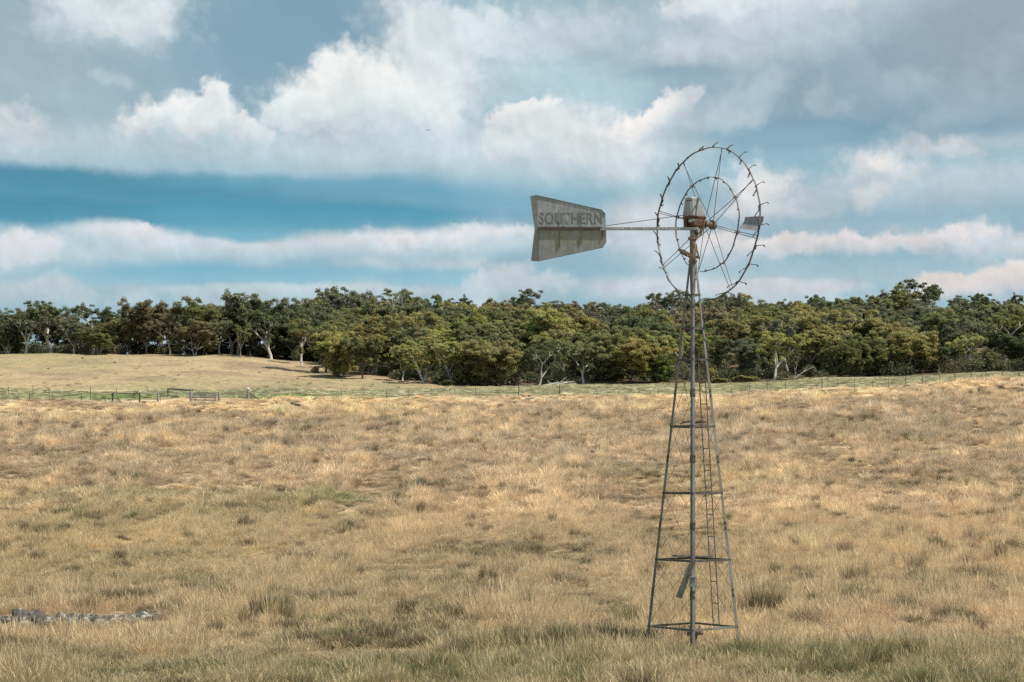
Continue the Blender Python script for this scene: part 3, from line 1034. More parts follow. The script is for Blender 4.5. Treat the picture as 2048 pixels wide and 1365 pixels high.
# ------------------------------------------------------------------ the windpump
def build_windmill():
    X0 = (1385.5 - 1024) / F * MD
    root_loc = Vector((X0, MD, 0))
    root = empty("windmill", root_loc, "derelict steel farm windmill with a bare bladeless wheel and a SOUTHERN CROSS tail vane", "windmill")

    def P(x, y, dy=0.0):
        return W(x, y, MD + dy)

    ca, sa = math.cos(math.radians(6.2)), math.sin(math.radians(6.2))

    def hd(z):                               # half diagonal of the tower at height z
        y = HY - (z - CZ) / MD * F
        return (22.5 + (y - 657) * 0.1134) * MD / F

    def zz(y):
        return CZ + (HY - y) / F * MD

    def corner(k, z):
        h = hd(z)
        dx, dy = [(0, -1), (1, 0), (0, 1), (-1, 0)][k]     # front, right, back, left
        return Vector((X0 + (dx * ca + dy * sa) * h, MD + (dy * ca - dx * sa) * h, z))
    new = lambda: MB(root_loc)
    zt = zz(506)
    zb = -.45
    s2 = math.sqrt(.5)
    fl = [((s2, s2), (-s2, s2)), ((-s2, s2), (-s2, -s2)), ((-s2, -s2), (s2, -s2)), ((s2, -s2), (s2, s2))]
    L, T = .062, .006
    sec = [(0, 0), (L, 0), (L, T), (T, T), (T, L), (0, L)]
    for k in range(4):
        a, b = corner(k, zb), corner(k, zt)
        ax = Vector((fl[k][0][0] * ca + fl[k][0][1] * sa, fl[k][0][1] * ca - fl[k][0][0] * sa, 0))
        ay = Vector((fl[k][1][0] * ca + fl[k][1][1] * sa, fl[k][1][1] * ca - fl[k][1][0] * sa, 0))
        m = new()
        se2 = [(p * .8, q * .8) for p, q in sec]
        m.prism(a, b, sec, ax, ay, se2)
        lg = m.build("leg", LEGM, root)
        for y in (786, 918, 1050, 1184):     # splice plates and bolts of this leg
            m = new()
            z = zz(y)
            c = corner(k, z)
            up = (corner(k, z + .5) - c).normalized()
            for q, ot in ((ax, ay), (ay, ax)):
                o = c + q * .033 - ot * .006
                m.bar(o - up * .065, o + up * .065, .052, .008, up=ot)
                for dz in (-.045, .045):
                    m.bar(o + up * dz, o + up * dz - ot * .018, .02, .02)
            m.build("splice_plate", DARKM, lg)
    # girts
    for y in (589, 657, 719, 852, 985, 1118, 1252):
        z = zz(y)
        for k in range(4):
            a, b = corner(k, z), corner((k + 1) % 4, z)
            mid = (a + b) / 2
            inw = (Vector((X0, MD, z)) - mid).normalized()
            d = (b - a).normalized()
            m = new()
            a2, b2 = a - d * .012 + inw * .003, b + d * .012 + inw * .003
            s = .034
            m.prism(a2, b2, [(0, 0), (s, 0), (s, .005), (.005, .005), (.005, -s), (0, -s)], inw, Vector((0, 0, 1)))
            m.build("girt", LEGM if y == 1252 else DARKM, root)
    # wire cross braces on the four faces
    lv = [(786, 918), (918, 1050), (1050, 1184), (1184, 1300)]
    lvb = [(852, 985), (985, 1118), (1118, 1252), (719, 852)]
    for k in range(4):
        for (y0, y1) in (lv if k in (0, 3) else lvb):
            m = new()
            z0, z1 = zz(y0) - .02, zz(y1) + .02
            inw = (Vector((X0, MD, 0)) - (corner(k, 0) + corner((k + 1) % 4, 0)) / 2)
            inw.z = 0
            inw.normalize()
            j = k
            m.tube([corner(j, z0) + inw * .012, corner((j + 1) % 4, z1) + inw * .012], .0036, 5)
            m.tube([corner((j + 1) % 4, z0) + inw * .022, corner(j, z1) + inw * .022], .0036, 5)
            m.build("cross_brace", RODM, root)
    # ladder on the face between the right and the back leg
    m = new()

    def lad(y, px):
        z = zz(y)
        h = hd(z)
        # face line from right corner to back corner: x = X0 + t*h, y = MD + (1-t)*h
        t = (px - 1385.5) / F * (MD + .3) / h
        return corner(2, z).lerp(corner(1, z), t) + Vector((-.01, -.02, 0))
    r0t, r0b = lad(719, 1397), lad(1252, 1427)
    r1t, r1b = lad(719, 1409), lad(1252, 1439)
    m.bar(r0b, r0t, .018, .010, up=(1, 1, 0))
    m.bar(r1b, r1t, .018, .010, up=(1, 1, 0))
    ld = m.build("ladder", LEGM, root)
    for y in (765, 808, 853, 897, 941, 985, 1030, 1074, 1120, 1165, 1209):
        t = (y - 719) / (1252 - 719)
        m = new()
        m.bar(r0t.lerp(r0b, t), r1t.lerp(r1b, t), .016, .016)
        m.build("rung", LEGM, ld)
    # timber platform planks lying on the girts
    for (x0, y0, x1, y1, dy, w) in ((1344, 1114, 1426, 1116, .12, .15), (1352, 1115.5, 1418, 1117, -.06, .10),
                                    (1360, 850, 1384, 845.5, .05, .10), (1364, 846.5, 1385, 845, -.08, .07),
                                    (1389, 849, 1411, 846, .06, .10), (1392, 846, 1404, 843.5, -.02, .08),
                                    (1348, 655, 1363, 655.5, .06, .07)):
        m = new()
        a, b = P(x0, y0, dy), P(x1, y1, dy)
        m.bar(a + Vector((0, 0, .02)), b + Vector((0, 0, .02)), w, .022)
        m.build("platform_plank", GWOOD if y0 == 655 else WOOD, root)
    # furl lever and its clamp on the front leg
    m = new()
    a, b = P(1387, 1119, -.93), P(1357.5, 1196, -.93)
    m.bar(a, b, .045, .085, up=(1, 0, .3), w2=.05, h2=.11)
    m.build("furl_lever", WOOD, root)
    m = new()
    c = P(1385, 1162, -.86)
    m.box(c, (.10, .09, .10))
    m.box(c + Vector((0, -.02, -.075)), (.115, .10, .03))
    m.box(c + Vector((0, -.02, .07)), (.115, .10, .02))
    m.tube([c + Vector((-.03, -.05, .05)), c + Vector((-.01, -.06, .22)), P(1386, 1122, -.95)], .012, 6)
    m.build("lever_clamp", GALV, root)
    # pump head at the foot
    m = new()
    c = Vector((X0 + .03, MD, .12))
    m.tube([c + Vector((0, 0, -.4)), c + Vector((0, 0, .02)), c + Vector((0, 0, .09))], [.06, .06, .10], 12)
    m.tube([c + Vector((-.13, -.05, .05)), c + Vector((.15, .03, .06))], .035, 10)
    m.box(c + Vector((0, 0, .10)), (.24, .2, .03))
    for q in (-1, 1):
        m.bar(c + Vector((q * .09, -.02, .1)), c + Vector((q * .09, -.02, .2)), .03, .03)
    m.build("pump_head", RUSTP, root)
    m = new()
    m.tube([(X0, MD, .3), (X0, MD, 3.2), (X0, MD, zz(520))], .011, 6)
    m.build("pump_rod", DARKM, root)

    # mast head
    m = new()
    zc = zz(523)
    m.tube([(X0, MD, zz(585)), (X0, MD, zc), (X0, MD, zz(478))], [.045, .058, .055], 10)
    m.tube([(X0, MD, zc - .02), (X0, MD, zc + .02)], .078, 12)
    m.tube([(X0, MD, zz(480)), (X0, MD, zz(475))], .085, 12)
    m.build("mast_collar", RUSTP, root)
    m = new()
    m.tube([(X0, MD, zz(478)), (X0, MD, zz(455))], .052, 14)
    m.build("mast_pipe", GALV, root, smooth=True)
    # pull-out arm looping round the collar
    m = new()
    pts = [P(1397, 516, -.16), P(1378, 509, -.17), P(1366, 501.5, -.15), P(1360, 503, -.05), P(1366, 507, .06), P(1380, 514, .12)]
    for i in range(len(pts) - 1):
        m.bar(pts[i], pts[i + 1], .022, .045)
    m.bar(P(1398, 517, -.16), P(1387, 484, -.10), .022, .035, up=(0, 1, 0))
    m.bar(P(1398, 517, -.16), P(1392, 488, .10), .02, .03, up=(0, 1, 0))
    m.build("furl_arm", RUSTP, root)
    m = new()
    m.bar(P(1391, 477, .05), P(1399, 470, .12), .03, .05)
    m.bar(P(1399, 470, .12), P(1407, 452, .12), .03, .06)
    m.bar(P(1394, 470, .0), P(1390, 461, -.02), .07, .05)
    m.build("turntable_bracket", RUSTP, root)

    # wheel axes
    n = Vector((.815, .58, 0)).normalized()
    t = Vector((n.y, -n.x, 0))
    up = Vector((0, 0, 1))
    Cw = P(1413.5, 449, .27)

    # gearbox bowl and zinc hood, lofted as softened boxes on the wheel's axes
    def ring(c, a, b, ch, z):
        q = [(a, -b + ch), (a, b - ch), (a - ch, b), (-a + ch, b), (-a, b - ch), (-a, -b + ch), (-a + ch, -b), (a - ch, -b)]
        return [Vector((c.x, c.y, 0)) + n * i * SG + t * j * SG + Vector((0, 0, z)) for i, j in q]
    gc = P(1389, 445, .0)
    SG = .9
    m = new()
    m.loft([ring(gc, .12, .10, .05, zz(457)), ring(gc, .18, .15, .06, zz(453)), ring(gc, .205, .165, .06, zz(444)), ring(gc, .20, .16, .06, zz(436))])
    m.loft([ring(gc, .215, .175, .06, zz(437.5)), ring(gc, .215, .175, .06, zz(434.5))])
    m.box(P(1371, 448, -.10), (.06, .10, .17))
    gb = m.build("gearbox", RUST, root)
    m = new()
    m.bar(P(1377, 443, -.20), P(1390, 440.5, -.20), .05, .045)
    m.build("name_plate", HELM, gb)
    m = new()
    g0 = gc - n * .015
    rr = []
    for (y, a, b, off) in ((434.6, .19, .155, 0), (428, .186, .15, -.002), (413, .160, .128, -.018), (402, .140, .108, -.03), (399, .136, .104, -.032), (396.5, .118, .085, -.032), (395.5, .07, .05, -.032)):
        rr.append(ring(g0 + n * off, a, b, .04 if y > 400 else .03, zz(y)))
    m.loft(rr)
    hb = m.build("gearbox_hood", HELM, root)
    m = new()
    m.loft([ring(g0 - n * .031, .1425, .111, .034, zz(404.6)), ring(g0 - n * .031, .1425, .111, .034, zz(403.2))])
    m.build("hood_seam", DARKM, hb)

    # hub
    m = new()
    m.tube([gc + n * .15 + up * -.02, Cw - n * .08], .045, 10)
    m.build("wheel_shaft", RUST, root)
    m = new()
    m.tube([Cw - n * .075, Cw - n * .045], .085, 14)
    m.tube([Cw - n * .045, Cw + n * .115], .05, 14)
    m.tube([Cw + n * .115, Cw + n * .175], .088, 16)
    m.tube([Cw + n * .175, Cw + n * .20], .05, 12)
    m.build("hub", RUSTP, root)

    def wp(deg, r, ax=0.0):
        a = math.radians(deg)
        return Cw + (t * math.cos(a) + up * math.sin(a)) * r + n * ax
    RO, RI = 1.385, .85

    def rim(r, a0, a1, w, h, name, bend=0.0):
        m = new()
        N = 110
        vs, fs = [], []
        for i in range(N + 1):
            dg = a0 + (a1 - a0) * i / N
            wob = r + .007 * math.sin(dg * .11 + r) + .005 * math.sin(dg * .31)
            e = max(0, 1 - i / 6) + max(0, 1 - (N - i) / 6)
            axo = .01 * math.sin(dg * .07) + bend * e
            for (u, v) in ((-h / 2, -w / 2), (h / 2, -w / 2), (h / 2, w / 2), (-h / 2, w / 2)):
                vs.append(wp(dg, wob + u, axo + v))
        for i in range(N):
            for k in range(4):
                k2 = (k + 1) % 4
                fs.append((i * 4 + k, i * 4 + k2, i * 4 + 4 + k2, i * 4 + 4 + k))
        fs += [(3, 2, 1, 0), (N * 4, N * 4 + 1, N * 4 + 2, N * 4 + 3)]
        m.add(vs, fs)
        return m.build(name, RIMM, root)
    ro = rim(RO, -97, 242, .030, .012, "outer_rim", .03)
    ri = rim(RI, -103, 236, .024, .011, "inner_rim", .02)
    sp = [73, 28, -16, -62, -107, -152, 164, 118]
    for i, dg in enumerate(sp):
        if i == 4:                          # only one rod left towards the rim gap
            m = new()
            m.tube([wp(dg, RO - .35, .0), wp(dg, .07, .13)], .0062, 6)
            m.build("spoke", DARKM, root)
            m = new()
            m.tube([wp(dg + 1, RI - .02, 0), wp(dg, .06, -.05)], .006, 6)
            m.build("spoke", DARKM, root)
            continue
        for (a0, ax) in ((-.9, -.06), (.9, .145)):
            m = new()
            a, b = wp(dg + a0, RO - .005, ax * .12), wp(dg + a0 * 2, .07, ax)
            mid = (a + b) / 2 + Vector((0, 0, -.008))
            m.tube([a, mid, b], .0062, 6)
            m.build("spoke", DARKM, root)
        m = new()
        m.bar(wp(dg - 2.6, RI, -.02), wp(dg + 2.6, RI, .04), .018, .014)
        m.tube([wp(dg, RI, -.05), wp(dg, RI, .07)], .012, 6)
        m.build("rim_clip", RIMM, ri)
    # sail brackets left on the outer rim
    rnd = random.Random(3)
    for i in range(24):
        dg = 7 + i * 15
        dg = (dg + 180) % 360 - 180
        if dg < -92 and dg > -112:
            continue
        j = rnd.uniform(-.8, .8)
        dg += j
        tw = rnd.uniform(.8, 1.15)
        m = new()
        side = 1
        # outer finger with hooked tip
        f0 = wp(dg + .6, RO, 0)
        f1 = wp(dg + 1.4, RO + .05 * tw, .05)
        f2 = wp(dg + 2.2, RO + .085 * tw, .10)
        f3 = wp(dg + 1.2, RO + .105 * tw, .135)
        m.bar(f0, f1, .045, .012, w2=.034, h2=.010)
        m.bar(f1, f2, .034, .010, w2=.024, h2=.010)
        m.bar(f2, f3, .024, .012)
        # foot along the rim and the inward tail
        if i not in (5, 7, 15):
            g1 = wp(dg - 2.5, RO - .012, .01)
            g2 = wp(dg - 5.2, RO - .030 * tw, -.045)
            g3 = wp(dg - 7.4, RO - .022 * tw, -.095)
            g4 = wp(dg - 7.9, RO - .002, -.105)
            m.bar(f0, g1, .040, .014)
            m.bar(g1, g2, .038, .012, w2=.026, h2=.010)
            m.bar(g2, g3, .026, .010)
            m.bar(g3, g4, .022, .014)
        m.tube([wp(dg, RO - .016, 0), wp(dg, RO + .02, 0)], .012, 6)
        m.build("sail_bracket", RIMM, ro)
    for i in range(24):
        dg = 12 + i * 15 + rnd.uniform(-1, 1)
        d2 = (dg + 180) % 360 - 180
        if -124 < d2 < -103:
            continue
        m = new()
        m.bar(wp(dg - .8, RI + .002, 0), wp(dg + .8, RI - .028, .015), .026, .016)
        m.tube([wp(dg, RI - .012, .012), wp(dg, RI - .034, .018)], .009, 6)
        m.build("sail_stub", RIMM, ri)
    # the single sail that is left
    m = new()
    vs, fs = [], []
    NU, NV = 8, 6
    for i in range(NU + 1):
        r = RI + .04 + (RO - RI - .055) * i / NU
        for k in range(NV + 1):
            q = k / NV
            dg = -11.5 + (13.5 - 2.5 * i / NU) * q
            ax = -.05 + .16 * q + .045 * math.sin(q * math.pi)
            vs.append(wp(dg, r, ax))
    M0 = (NU + 1) * (NV + 1)
    vs2 = vs + [v - n * .003 for v in vs]
    for i in range(NU):
        for k in range(NV):
            a = i * (NV + 1) + k
            fs.append((a, a + 1, a + NV + 2, a + NV + 1))
            fs.append((M0 + a, M0 + a + NV + 1, M0 + a + NV + 2, M0 + a + 1))
    m.add(vs2, fs)
    m.build("wheel_sail", HELM, root, smooth=True)

    # tail boom, stay rod, vane
    m = new()
    a, b = P(1204, 458, -.13), P(1397, 458, -.13)
    m.bar(a, b, .045, .050)
    m.bar(P(1200, 458, -.155), P(1211.5, 458, -.155), .012, .058)
    bm = m.build("tail_boom", GALV, root)
    for x in (1242, 1246, 1262, 1286, 1325, 1331, 1394):
        m = new()
        m.bar(P(x, 456.5, -.156), P(x + 1.2, 458.8, -.156), .006, .012)
        m.build("bolt", WHITEP, bm)
    m = new()
    m.tube([P(1204, 453, -.12), P(1290, 441.5, -.10), P(1372, 430, -.05)], .0068, 6)
    m.build("tail_stay", DARKM, root)
    out = [(1060.2, 392), (1073.4, 390.4), (1203.5, 419.8), (1211, 428.2), (1213, 484.5), (1206, 496), (1076, 523.4), (1062, 521.6), (1069.2, 458)]
    vr = P(1060, 457.5, -.13)
    m = MB(vr)
    front = [P(x, y, -.133) for x, y in out]
    back = [P(x, y, -.128) for x, y in out]
    # the tail edge is folded towards the viewer's far side
    for k in (0, 7, 8):
        front[k].y += .05
        back[k].y += .05
    nn = len(out)
    fs = [(1, 2, 3, 4, 5, 6), (nn + 6, nn + 5, nn + 4, nn + 3, nn + 2, nn + 1)]
    fs += [(0, 1, 8), (8, 1, 6), (8, 6, 7), (nn + 8, nn + 1, nn), (nn + 8, nn + 6, nn + 1), (nn + 7, nn + 6, nn + 8)]
    for i in range(nn):
        j = (i + 1) % nn
        fs.append((i, nn + i, nn + j, j))
    m.add(front + back, fs)
    vn = m.build("tail_vane", vane_material(), root)
    vn.location = vr - root_loc
    # hems, ribs and channel
    m = MB(vr)
    m.tube([P(1073.4, 391, -.138), P(1203.5, 420.2, -.138), P(1211, 428.4, -.138)], .005, 5)
    m.build("vane_hem", DARKM, vn)
    m = MB(vr)
    m.tube([P(1206, 495.5, -.138), P(1076, 523, -.138)], .004, 5)
    m.build("vane_hem", DARKM, vn)
    m = MB(vr)
    m.bar(P(1075.5, 455.2, -.150), P(1205, 455.8, -.150), .034, .018)
    m.build("vane_channel", DARKM, vn)
    m = MB(vr)
    m.bar(P(1076, 459.6, -.143), P(1205, 460, -.143), .012, .016)
    for (x, y0, y1) in ((1076, 462, 521), (1119, 462, 495), (1162, 462, 487), (1205, 462, 478)):
        m.bar(P(x, y0, -.142), P(x + .4, y1, -.142), .012, .018, up=(0, 1, 0))
    m.build("vane_rib", RUSTP if False else RODM, vn)
    for (x, y0, y1) in ((1075, 410, 453), (1118.6, 420, 453), (1162, 426, 453)):
        m = MB(vr)
        m.bar(P(x, y0, -.1385), P(x + .4, y1, -.1385), .007, .012, up=(0, 1, 0))
        m.build("vane_rib", GALV, vn)

    def lettering(txt, x0, x1, ytop, ybot, off, mat, dy, thick):
        cu = bpy.data.curves.new("vane_lettering", 'FONT')
        cu.body = txt
        cu.size = 1.0
        cu.offset = off
        cu.space_character = 1.08
        cu.extrude = 0.0
        cu.fill_mode = 'FRONT'
        tmp = bpy.data.objects.new("vane_lettering", cu)
        COL.objects.link(tmp)
        bpy.context.view_layer.update()
        dg_ = bpy.context.evaluated_depsgraph_get()
        me = bpy.data.meshes.new_from_object(tmp.evaluated_get(dg_))
        bpy.data.objects.remove(tmp)
        co = np.array([v.co[:] for v in me.vertices])
        mn, mx = co.min(0), co.max(0)
        A0, B0 = P(x0, ybot, dy), P(x1, ytop, dy)
        for v in me.vertices:
            fx = (v.co.x - mn[0]) / (mx[0] - mn[0])
            fy = (v.co.y - mn[1]) / (mx[1] - mn[1])
            v.co = Vector((A0.x + (B0.x - A0.x) * fx, A0.y, A0.z + (B0.z - A0.z) * fy)) - vr
        me.materials.clear()
        me.materials.append(mat)
        o = bpy.data.objects.new("vane_lettering", me)
        COL.objects.link(o)
        o.parent = vn
    lettering("SOUTHERN", 1077.5, 1204, 425.5, 449.5, .030, paint_material("faded_dark_paint", (.12, .125, .125), .36, .56, 5), -.1342, 0)
    lettering("SOUTHERN", 1079, 1202.5, 428, 447, -.022, paint_material("worn_letter_face", (.20, .21, .207), .25, .45, 9), -.1350, 0)
    lettering("CROSS", 1100, 1181, 466.5, 488.5, -.004, paint_material("faded_yellow_paint", (.33, .34, .17), .43, .58, 6), -.1342, 0)


build_windmill()

# ------------------------------------------------------------------ fences and the old yard


def fy_at(px):
    return float(np.interp(px, [0, 560, 640, 1024, 1400, 1700, 2048], [247, 250, 252, 252, 250, 249, 249]))


def post(name, px, D, h, w, mat, lean=(0, 0), cap=False, parent=None, root=None, sq=True, extra=.3):
    p = G(px, D)
    m = MB(root.location if root else p)
    top = p + Vector((lean[0], lean[1], h))
    if sq:
        m.bar(p - Vector((0, 0, extra)), top, w, w, w2=w * .92, h2=w * .92, up=(0, 1, 0))
    else:
        m.tube([p - Vector((0, 0, extra)), p + (top - p) * .5 + Vector((w * .1, 0, 0)), top], [w / 2, w * .48, w * .42], 8)
    return p, top, m


def wire_fence(name, label, posts, wires, group=None):
    """posts: (px, D, height, width, kind, leanx)"""
    r = G(posts[0][0], posts[0][1])
    root = empty(name, r, label, "fence", group)
    tops = []
    for (px, D, h, w, kind, lx) in posts:
        mat = {'w': GWOOD, 'd': DWOOD, 's': DARKM, 'p': WHITEP}[kind]
        p, top, m = post("post", px, D, h, w, mat, (lx, 0), root=root, sq=(kind == 's'))
        m.build("post", mat, root)
        tops.append((p, top))
    for f in wires:
        m = MB(r)
        for (p0, t0), (p1, t1) in zip(tops[:-1], tops[1:]):
            a, b = p0.lerp(t0, f), p1.lerp(t1, f)
            mid = (a + b) / 2 - Vector((0, 0, .025))
            m.tube([a, mid, b], .0045, 4, caps=False)
        m.build("wire", WIREM, root)
    return root


# main fence between the dry paddock and the green strip, left to right of the photograph
main = []
for (px, kind, hh) in ((544, 'w', 1.35), (584, 's', 1.3), (682, 'w', 1.3), (727, 'w', 1.1), (773, 's', 1.35), (818, 'w', 1.2), (863, 'w', 1.1), (910, 'w', 1.1),
                       (951, 's', 1.4), (1037, 'd', 1.4), (1119, 'd', 1.4), (1195, 'w', 1.2), (1237, 'w', 1.1), (1278, 's', 1.3), (1317, 's', 1.2)):
    main.append((px, fy_at(px), hh + .12, .14 if kind in 'wd' else .07, kind, (px * 7 % 5 - 2) * .03))
wire_fence("wire_fence", "wire fence with thin posts along the green strip, between the timber yard and the windmill", main, (.35, .6, .85))
main2 = []
for (px, kind, hh) in ((1463, 's', 1.1), (1499, 'w', 1.4), (1535, 's', 1.2), (1571, 's', 1.3), (1644, 'd', 1.35), (1675, 's', 1.1), (1709, 's', 1.45), (1745, 's', 1.1),
                       (1777, 'w', 1.3), (1811, 's', 1.2), (1845, 's', 1.5), (1880, 's', 1.2), (1910, 'd', 1.45), (1942, 's', 1.3), (1972, 's', 1.35), (2005, 's', 1.3), (2038, 'd', 1.45)):
    main2.append((px, fy_at(px), hh + .12, .14 if kind in 'wd' else .07, kind, (px * 7 % 5 - 2) * .02))
wire_fence("wire_fence", "wire fence climbing the slope to the right of the windmill", main2, (.35, .6, .85))
far = [(px, 262, h, .07, 's', l) for px, h, l in ((-20, 1.2, 0), (17, 1.25, .0), (66, 1.5, 0), (99, 1.25, -.08), (181, 1.4, 0), (233, 1.25, 0), (295, 1.1, .02))]
wire_fence("wire_fence", "far wire fence on thin steel posts behind the old timber yard on the left", far, (.5, .9))
nearf = [(-30, 246, 1.2, .12, 'd', 0), (59, 246, 1.25, .12, 'd', .0), (109, 246.5, 1.1, .07, 's', -.35), (163, 247, 1.2, .10, 'd', -.05), (181, 247.3, 1.2, .09, 'd', 0), (224, 247.6, 1.25, .1, 'd', 0)]
wire_fence("wire_fence", "near wire fence with leaning dark posts running in from the left edge to the yard", nearf, (.45, .85))

YD = 247.6


def yard():
    r = G(226, YD)
    # slip rail panels: dark posts with a top rail
    root = empty("slip_rail_fence", r, "dark slip rail fence with three posts and one thin top rail in the old yard", "fence")
    tp = []
    for (px, w, mat, h) in ((226, .20, DWOOD, 1.38), (279, .26, DWOOD, 1.36), (316, .30, GWOOD, 1.42)):
        p, top, m = post("post", px, YD, h, w, mat, root=root, sq=False)
        m.build("post", mat, root)
        tp.append(top)
    for i in range(2):
        m = MB(r)
        m.tube([tp[i] - Vector((0, .05, .09)), (tp[i] + tp[i + 1]) / 2 - Vector((0, .05, .10)), tp[i + 1] - Vector((0, .05, .06 if i else .09))], .07, 7)
        m.build("top_rail", DWOOD if i == 0 else GWOOD, root)
    for (x0, x1) in ((233, 240), (216, 224)):
        m = MB(r)
        m.bar(G(x0, YD - .3, 1.0 if x0 == 233 else .6), G(x1, YD - .3, .05), .07, .07)
        m.build("brace", DWOOD, root)
    # wire panel between the third post and the timber gate
    root = empty("sheep_fence", G(320, YD), "low sagging wire panel with a bent top rail, left of the timber gate", "fence")
    rl = root.location
    for a_, b_ in ((321, 321), (355, 354)):
        m = MB(rl)
        m.tube([G(a_, YD, .0), G(b_, YD, 1.06)], .028, 6)
        m.build("post", DARKM, root)
    m = MB(rl)
    m.tube([G(320, YD, 1.08), G(356, YD, 1.04), G(366, YD, 1.12), G(379, YD, 1.28)], .06, 6)
    m.build("top_rail", GWOOD, root)
    for z in (.35, .7):
        m = MB(rl)
        m.tube([G(320, YD, z), G(350, YD, z - .04), G(380, YD, z)], .008, 4)
        m.build("wire", WIREM, root)
    # raised log rail behind
    D2 = 256
    root = empty("log_rail", G(336, D2), "raised horizontal log on two dark posts behind the timber gate posts", "rail")
    rl = root.location
    for px, hh in ((335.5, 1.25), (383, 1.05)):
        p, top, m = post("post", px, D2, hh, .18, DWOOD, root=root, sq=False)
        m.build("post", DWOOD, root)
    m = MB(rl)
    m.tube([G(335, D2 - .1, 1.16), G(357, D2 - .1, 1.12), G(386, D2 - .1, 1.0)], [.10, .13, .12], 8)
    m.build("log", DWOOD, root)
    # timber gate between two stout grey posts
    root = empty("timber_gate", G(382, YD), "grey timber five-rail gate closed between two stout weathered posts", "gate")
    rl = root.location
    for px in (381.5, 438):
        p, top, m = post("gate_post", px, YD, 1.62 if px < 400 else 1.42, .42, GWOOD, root=root, sq=False)
        m.build("gate_post", GWOOD, root)
    a0, a1 = 386, 433
    for z0, z1 in ((1.28, 1.20), (.98, .93), (.66, .62), (.28, .28)):
        m = MB(rl)
        m.bar(G(a0, YD - .1, z0), G(a1, YD - .1, z1), .06, .19)
        m.build("rail", GWOOD, root)
    for px in (388, 410.5, 431):
        m = MB(rl)
        m.bar(G(px, YD - .16, .12), G(px, YD - .16, 1.36 if px == 410.5 else 1.25), .14, .06, up=(0, 1, 0))
        m.build("stile", GWOOD, root)
    m = MB(rl)
    m.bar(G(388, YD - .2, .3), G(410, YD - .2, 1.15), .05, .09)
    m.build("diagonal_brace", GWOOD, root)
    # steel pipe gate with crossed braces
    root = empty("pipe_gate", G(440, YD), "thin steel pipe gate with diagonal braces between the timber gate and the white-capped post", "gate")
    rl = root.location
    m = MB(rl)
    for a, b in (((440.5, .1), (440.5, 1.2)), ((493, .1), (493, 1.28)), ((440.5, 1.2), (493, 1.28)), ((440.5, .12), (493, .12)),
                 ((468, 1.2), (493, .15)), ((468, 1.2), (447, .6)), ((468, .12), (468, 1.22))):
        m.tube([G(a[0], YD - .05, a[1]), G(b[0], YD - .05, b[1])], .024, 6)
    m.build("frame", DARKM, root)
    for z in (.35, .6, .85, 1.03):
        m = MB(rl)
        m.tube([G(440.5, YD - .05, z), G(493, YD - .05, z)], .007, 4)
        m.build("wire", WIREM, root)
    # strainer post with white cap and stay
    root = empty("strainer_post", G(496.5, YD), "stout grey strainer post with a white cap and diagonal stay beside the yard", "fence post")
    rl = root.location
    p, top, m = post("post", 496.5, YD, 1.66, .36, GWOOD, root=root, sq=False)
    m.build("shaft", GWOOD, root)
    m = MB(rl)
    m.tube([top - Vector((0, 0, .10)), top + Vector((0, 0, .07)), top + Vector((0, 0, .13))], [.19, .21, .10], 10)
    m.build("cap", WHITEP, root)
    m = MB(rl)
    m.tube([G(498, YD, 1.08), G(519, YD, .08)], .08, 7)
    m.build("stay", DWOOD, root)
    # lone bits of timber inside the yard
    for px, D, dx, h, lb in ((262, 258, 1.2, 1.15, "bare dark pole leaning in the green grass behind the slip rail fence"),
                             (213, 248.3, -.5, .9, "short dark broken stake leaning beside the near fence"),):
        p = G(px, D)
        m = MB(p)
        m.tube([p - Vector((0, 0, .2)), p + Vector((dx, 0, h))], [.07, .05], 7)
        o = m.build("leaning_pole", DWOOD)
        o.location = p
        tag(o, lb, "pole")


yard()


def fallen_trough():
    p = G(585, 238)
    m = MB(p)
    a, b = G(583, 238, .30), G(602, 237, .10)
    m.bar(a, b, .42, .26)
    m.bar(G(582, 238.4, .1), G(583.5, 238.4, .48), .35, .18)
    o = m.build("log", DWOOD)
    o.location = p
    tag(o, "dark broken log half sunk in the bare patch below the yard", "log")
    p = G(606, 237)
    m = MB(p)
    m.tube([G(601, 237, .08), G(609, 236.6, .12), G(619, 236.4, .04)], [.10, .14, .08], 8)
    o = m.build("log", GWOOD)
    o.location = p
    tag(o, "pale flat slab of timber lying just right of the dark broken log", "log")


fallen_trough()


# ------------------------------------------------------------------ rocks
def make_rock(px, D, w, h, label, seed, dep=None):
    r = np.random.RandomState(seed)
    p = G(px, D)
    nu, nv = 40, 22
    V, Q = [], []
    off = r.rand(3) * 50
    dep = dep or w * .6
    for j in range(nv + 1):
        th = math.pi * j / nv
        for i in range(nu):
            ph = 2 * math.pi * i / nu
            d = np.array([math.cos(ph) * math.sin(th), math.sin(ph) * math.sin(th), math.cos(th)])
            nn = fbm(np.array([d[0] * 2 + off[0] + d[2]]), np.array([d[1] * 2 + off[1] - d[2] * 1.3]), 5)[0]
            n2 = fbm(np.array([d[0] * 6 + off[1]]), np.array([d[2] * 6 + off[2] + d[1] * 4]), 4)[0]
            k = .35 + 1.05 * nn + .75 * abs(n2 - .5)
            q = np.sign(d) * np.abs(d) ** .8
            V.append((q[0] * w / 2 * k, q[1] * dep / 2 * k, q[2] * h * k))
    for j in range(nv):
        for i in range(nu):
            i2 = (i + 1) % nu
            Q.append((j * nu + i, (j + 1) * nu + i, (j + 1) * nu + i2, j * nu + i2))
    me = np_mesh("rock", V, Q, ROCK)
    o = bpy.data.objects.new("rock", me)
    o.location = p + Vector((0, 0, h * .05))
    o.rotation_euler = (0, 0, r.uniform(-.3, .3))
    COL.objects.link(o)
    tag(o, label, "rock", "lichened rocks in a bare strip among the grass")


